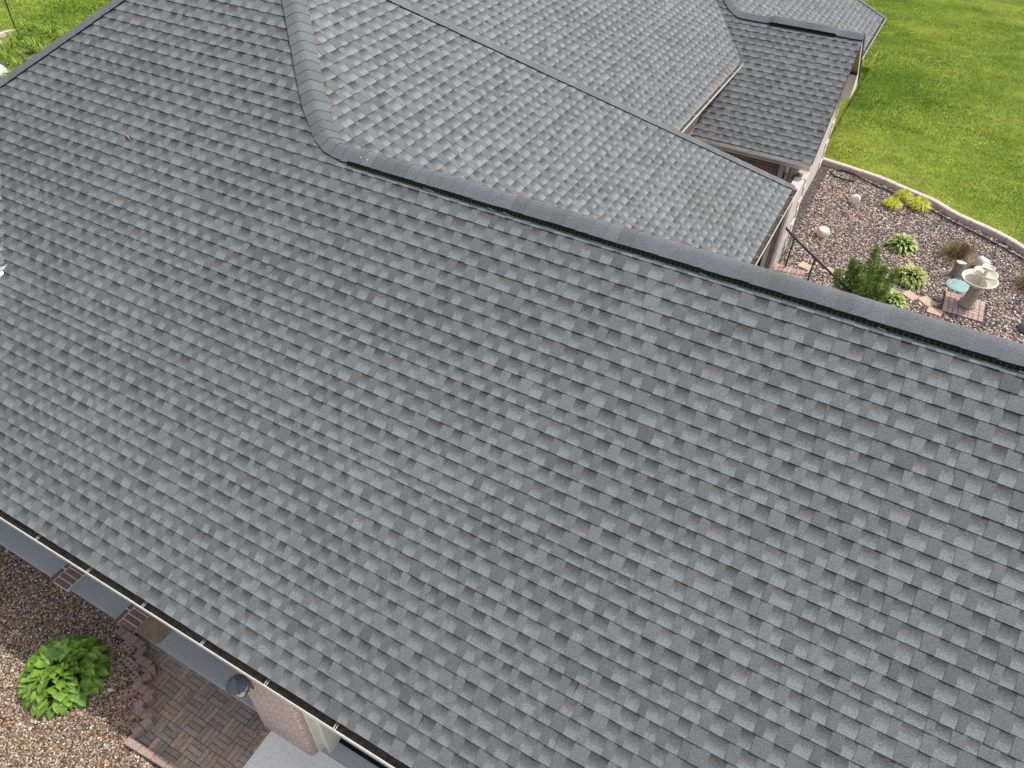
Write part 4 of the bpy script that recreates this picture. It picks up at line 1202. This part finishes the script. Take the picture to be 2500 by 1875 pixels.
# ------------------------------------------------------------------ loose gravel and grass, too many to count
def scatter_stones(name, n, region, pal, smin, smax, seed, z=0.0):
    rg = np.random.default_rng(seed)
    P_ = region(rg, n); n = len(P_)
    ico = np.array([(0, 0, 1), (0.894, 0, 0.447), (0.276, 0.851, 0.447), (-0.724, 0.526, 0.447), (-0.724, -0.526, 0.447), (0.276, -0.851, 0.447), (0.724, 0.526, -0.3), (-0.276, 0.851, -0.3), (-0.894, 0, -0.3), (-0.276, -0.851, -0.3), (0.724, -0.526, -0.3)])
    F_ = [(0, 1, 2), (0, 2, 3), (0, 3, 4), (0, 4, 5), (0, 5, 1), (1, 6, 2), (2, 7, 3), (3, 8, 4), (4, 9, 5), (5, 10, 1), (2, 6, 7), (3, 7, 8), (4, 8, 9), (5, 9, 10), (1, 10, 6)]
    sz = smin+(smax-smin)*rg.random(n)**2.2
    ax = sz[:, None]*np.stack([rg.uniform(0.8, 1.5, n), rg.uniform(0.6, 1.1, n), rg.uniform(0.35, 0.85, n)], 1)
    jit = 1+rg.uniform(-0.22, 0.22, (n, 11, 1))
    V_ = ico[None]*jit*ax[:, None, :]
    a = rg.uniform(0, 6.283, n); ca, sa = np.cos(a)[:, None], np.sin(a)[:, None]
    tl = rg.uniform(-0.5, 0.5, n)[:, None]
    x, y, zz = V_[..., 0], V_[..., 1], V_[..., 2]
    y, zz = y*np.cos(tl)-zz*np.sin(tl), y*np.sin(tl)+zz*np.cos(tl)
    V_ = np.stack([x*ca-y*sa+P_[:, :1], x*sa+y*ca+P_[:, 1:2], zz+z+ax[:, 2:3]*0.25+rg.uniform(0, 0.012, n)[:, None]], 2)
    pal = np.array(pal); wts = pal[:, 3]/pal[:, 3].sum()
    cc = pal[rg.choice(len(pal), n, p=wts), :3]*rg.uniform(0.7, 1.3, (n, 1))
    C_ = np.concatenate([np.repeat(cc, 11, 0), np.ones((n*11, 1))], 1)
    F_ = (np.array(F_)[None]+(np.arange(n)*11)[:, None, None]).ravel()
    me = npmesh(name, V_.reshape(-1, 3), F_, 3, C_)
    o = link(name, me, MAT['stones'], None, (0, 0, 0)); o['kind'] = 'stuff'
    return o
ED = np.array([(p.x, p.y) for p in EP])
def back_region(rg, n):
    P_ = np.stack([rg.uniform(-2.2, 4.6, n), rg.uniform(13.2, 19.6, n)], 1)
    ey = np.interp(P_[:, 0], ED[:, 0], ED[:, 1])
    ok = (P_[:, 1] < ey-0.1) & ~((P_[:, 0] < -1.42) & (P_[:, 1] > 13.9))
    ok &= ~((P_[:, 0] > 1.80) & (P_[:, 0] < 2.62) & (P_[:, 1] > 14.58) & (P_[:, 1] < 15.36))
    ok &= ~(np.hypot(P_[:, 0]-2.03, P_[:, 1]-15.71) < 0.235)
    for x, y in ((-0.90, 14.80), (-0.38, 14.88), (0.80, 14.82), (1.22, 14.84), (1.54, 14.80), (1.72, 14.52)):
        ok &= ~((abs(P_[:, 0]-x) < 0.12) & (abs(P_[:, 1]-y) < 0.11))
    return P_[ok]
scatter_stones('loose_gravel', 68000, back_region, [(0.201, 0.178, 0.178, 5), (0.096, 0.088, 0.096, 4), (0.350, 0.296, 0.262, 4), (0.525, 0.431, 0.349, 2), (0.595, 0.329, 0.190, 1.4), (0.735, 0.626, 0.507, 0.7), (0.525, 0.338, 0.269, 1.5)], 0.009, 0.029, 1)
def front_region(rg, n):
    P_ = np.stack([rg.uniform(-9.6, -4.7, n), rg.uniform(-1.4, 1.92, n)], 1)
    x, y = P_[:, 0], P_[:, 1]
    lim = np.where(y < 1.2, -5.42, np.where(y < 1.42, -5.66, np.where(y < 1.62, -5.9, np.where(y < 1.76, -6.1, -6.65))))
    ok = (x < lim-0.02) | (y < 0.90)
    return P_[ok]
scatter_stones('loose_pea_gravel', 62000, front_region, [(0.293, 0.199, 0.135, 5), (0.415, 0.308, 0.223, 5), (0.159, 0.103, 0.068, 4), (0.561, 0.459, 0.351, 2.5), (0.55, 0.36, 0.24, 0.6), (0.634, 0.592, 0.527, 0.8), (0.293, 0.266, 0.246, 1)], 0.007, 0.017, 2)
scatter_stones('large_pebbles', 240, front_region, [(0.488, 0.229, 0.094, 3), (0.537, 0.326, 0.152, 2), (0.610, 0.544, 0.468, 1.5), (0.268, 0.242, 0.223, 1)], 0.018, 0.034, 6, 0.008)

def grass(name, n, region, hmin, hmax, w, seed):
    rg = np.random.default_rng(seed)
    P_, zb = region(rg, n); n = len(P_)
    h = rg.uniform(hmin, hmax, n); a = rg.uniform(0, 6.283, n); ln = rg.uniform(0.2, 1.0, n)*h
    # blade tone: broad darker and paler patches plus per-blade scatter
    x, y = P_[:, 0], P_[:, 1]
    pat = 0.5+0.30*np.sin(x*0.55+1.3*np.sin(y*0.41))+0.20*np.sin(y*0.7+x*0.33+2*np.sin(x*0.21))+0.10*np.sin(x*2.3+y*1.9)+0.10*np.sin(x*1.2-y*3.1)+rg.normal(0, 0.13, n)
    pat = np.clip(pat, 0, 1)[:, None]
    c0, c1, c2 = np.array((0.110, 0.205, 0.022)), np.array((0.240, 0.335, 0.046)), np.array((0.430, 0.470, 0.105))
    cc = np.where(pat < 0.5, c0+(c1-c0)*pat*2, c1+(c2-c1)*(pat*2-1))*rg.uniform(0.75, 1.25, (n, 1))
    d = np.stack([np.cos(a), np.sin(a), np.zeros(n)], 1); s = np.stack([-np.sin(a), np.cos(a), np.zeros(n)], 1)
    B = np.concatenate([P_, zb[:, None]], 1)
    V_ = np.stack([B-s*w/2, B+s*w/2, B+d*ln[:, None]+np.stack([0*h, 0*h, h], 1)], 1).reshape(-1, 3)
    C_ = np.concatenate([np.repeat(cc, 3, 0), np.ones((n*3, 1))], 1)
    me = npmesh(name, V_, np.arange(n*3), 3, C_)
    o = link(name, me, MAT['turf'], None, (0, 0, 0)); o['kind'] = 'stuff'
def right_lawn(rg, n):
    P_ = np.stack([rg.uniform(-6, 14, n), 14.5+30*rg.random(n)], 1)
    ey = np.where(P_[:, 0] > 6.6, 13.8, np.interp(P_[:, 0], ED[:, 0], ED[:, 1]))
    ok = (P_[:, 1] > ey+0.04) & ((P_[:, 0] > -1.75) | (P_[:, 1] > 25.4)) & ((P_[:, 0] < 4.2+0.22*(P_[:, 1]-17)))
    P_ = P_[ok]; return P_, np.full(len(P_), 0.115)
grass('mown_grass', 1050000, right_lawn, 0.025, 0.055, 0.016, 3)
def left_lawn(rg, n):
    P_ = np.stack([rg.uniform(-36, -20, n), rg.uniform(11, 27, n)], 1)
    inb = (P_[:, 0] > -28.2) & (P_[:, 0] < -22.5) & (P_[:, 1] > 11.7) & (P_[:, 1] < 15.15)
    P_ = P_[~inb]; return P_, np.full(len(P_), -0.062)
grass('far_grass', 160000, left_lawn, 0.03, 0.07, 0.03, 4)
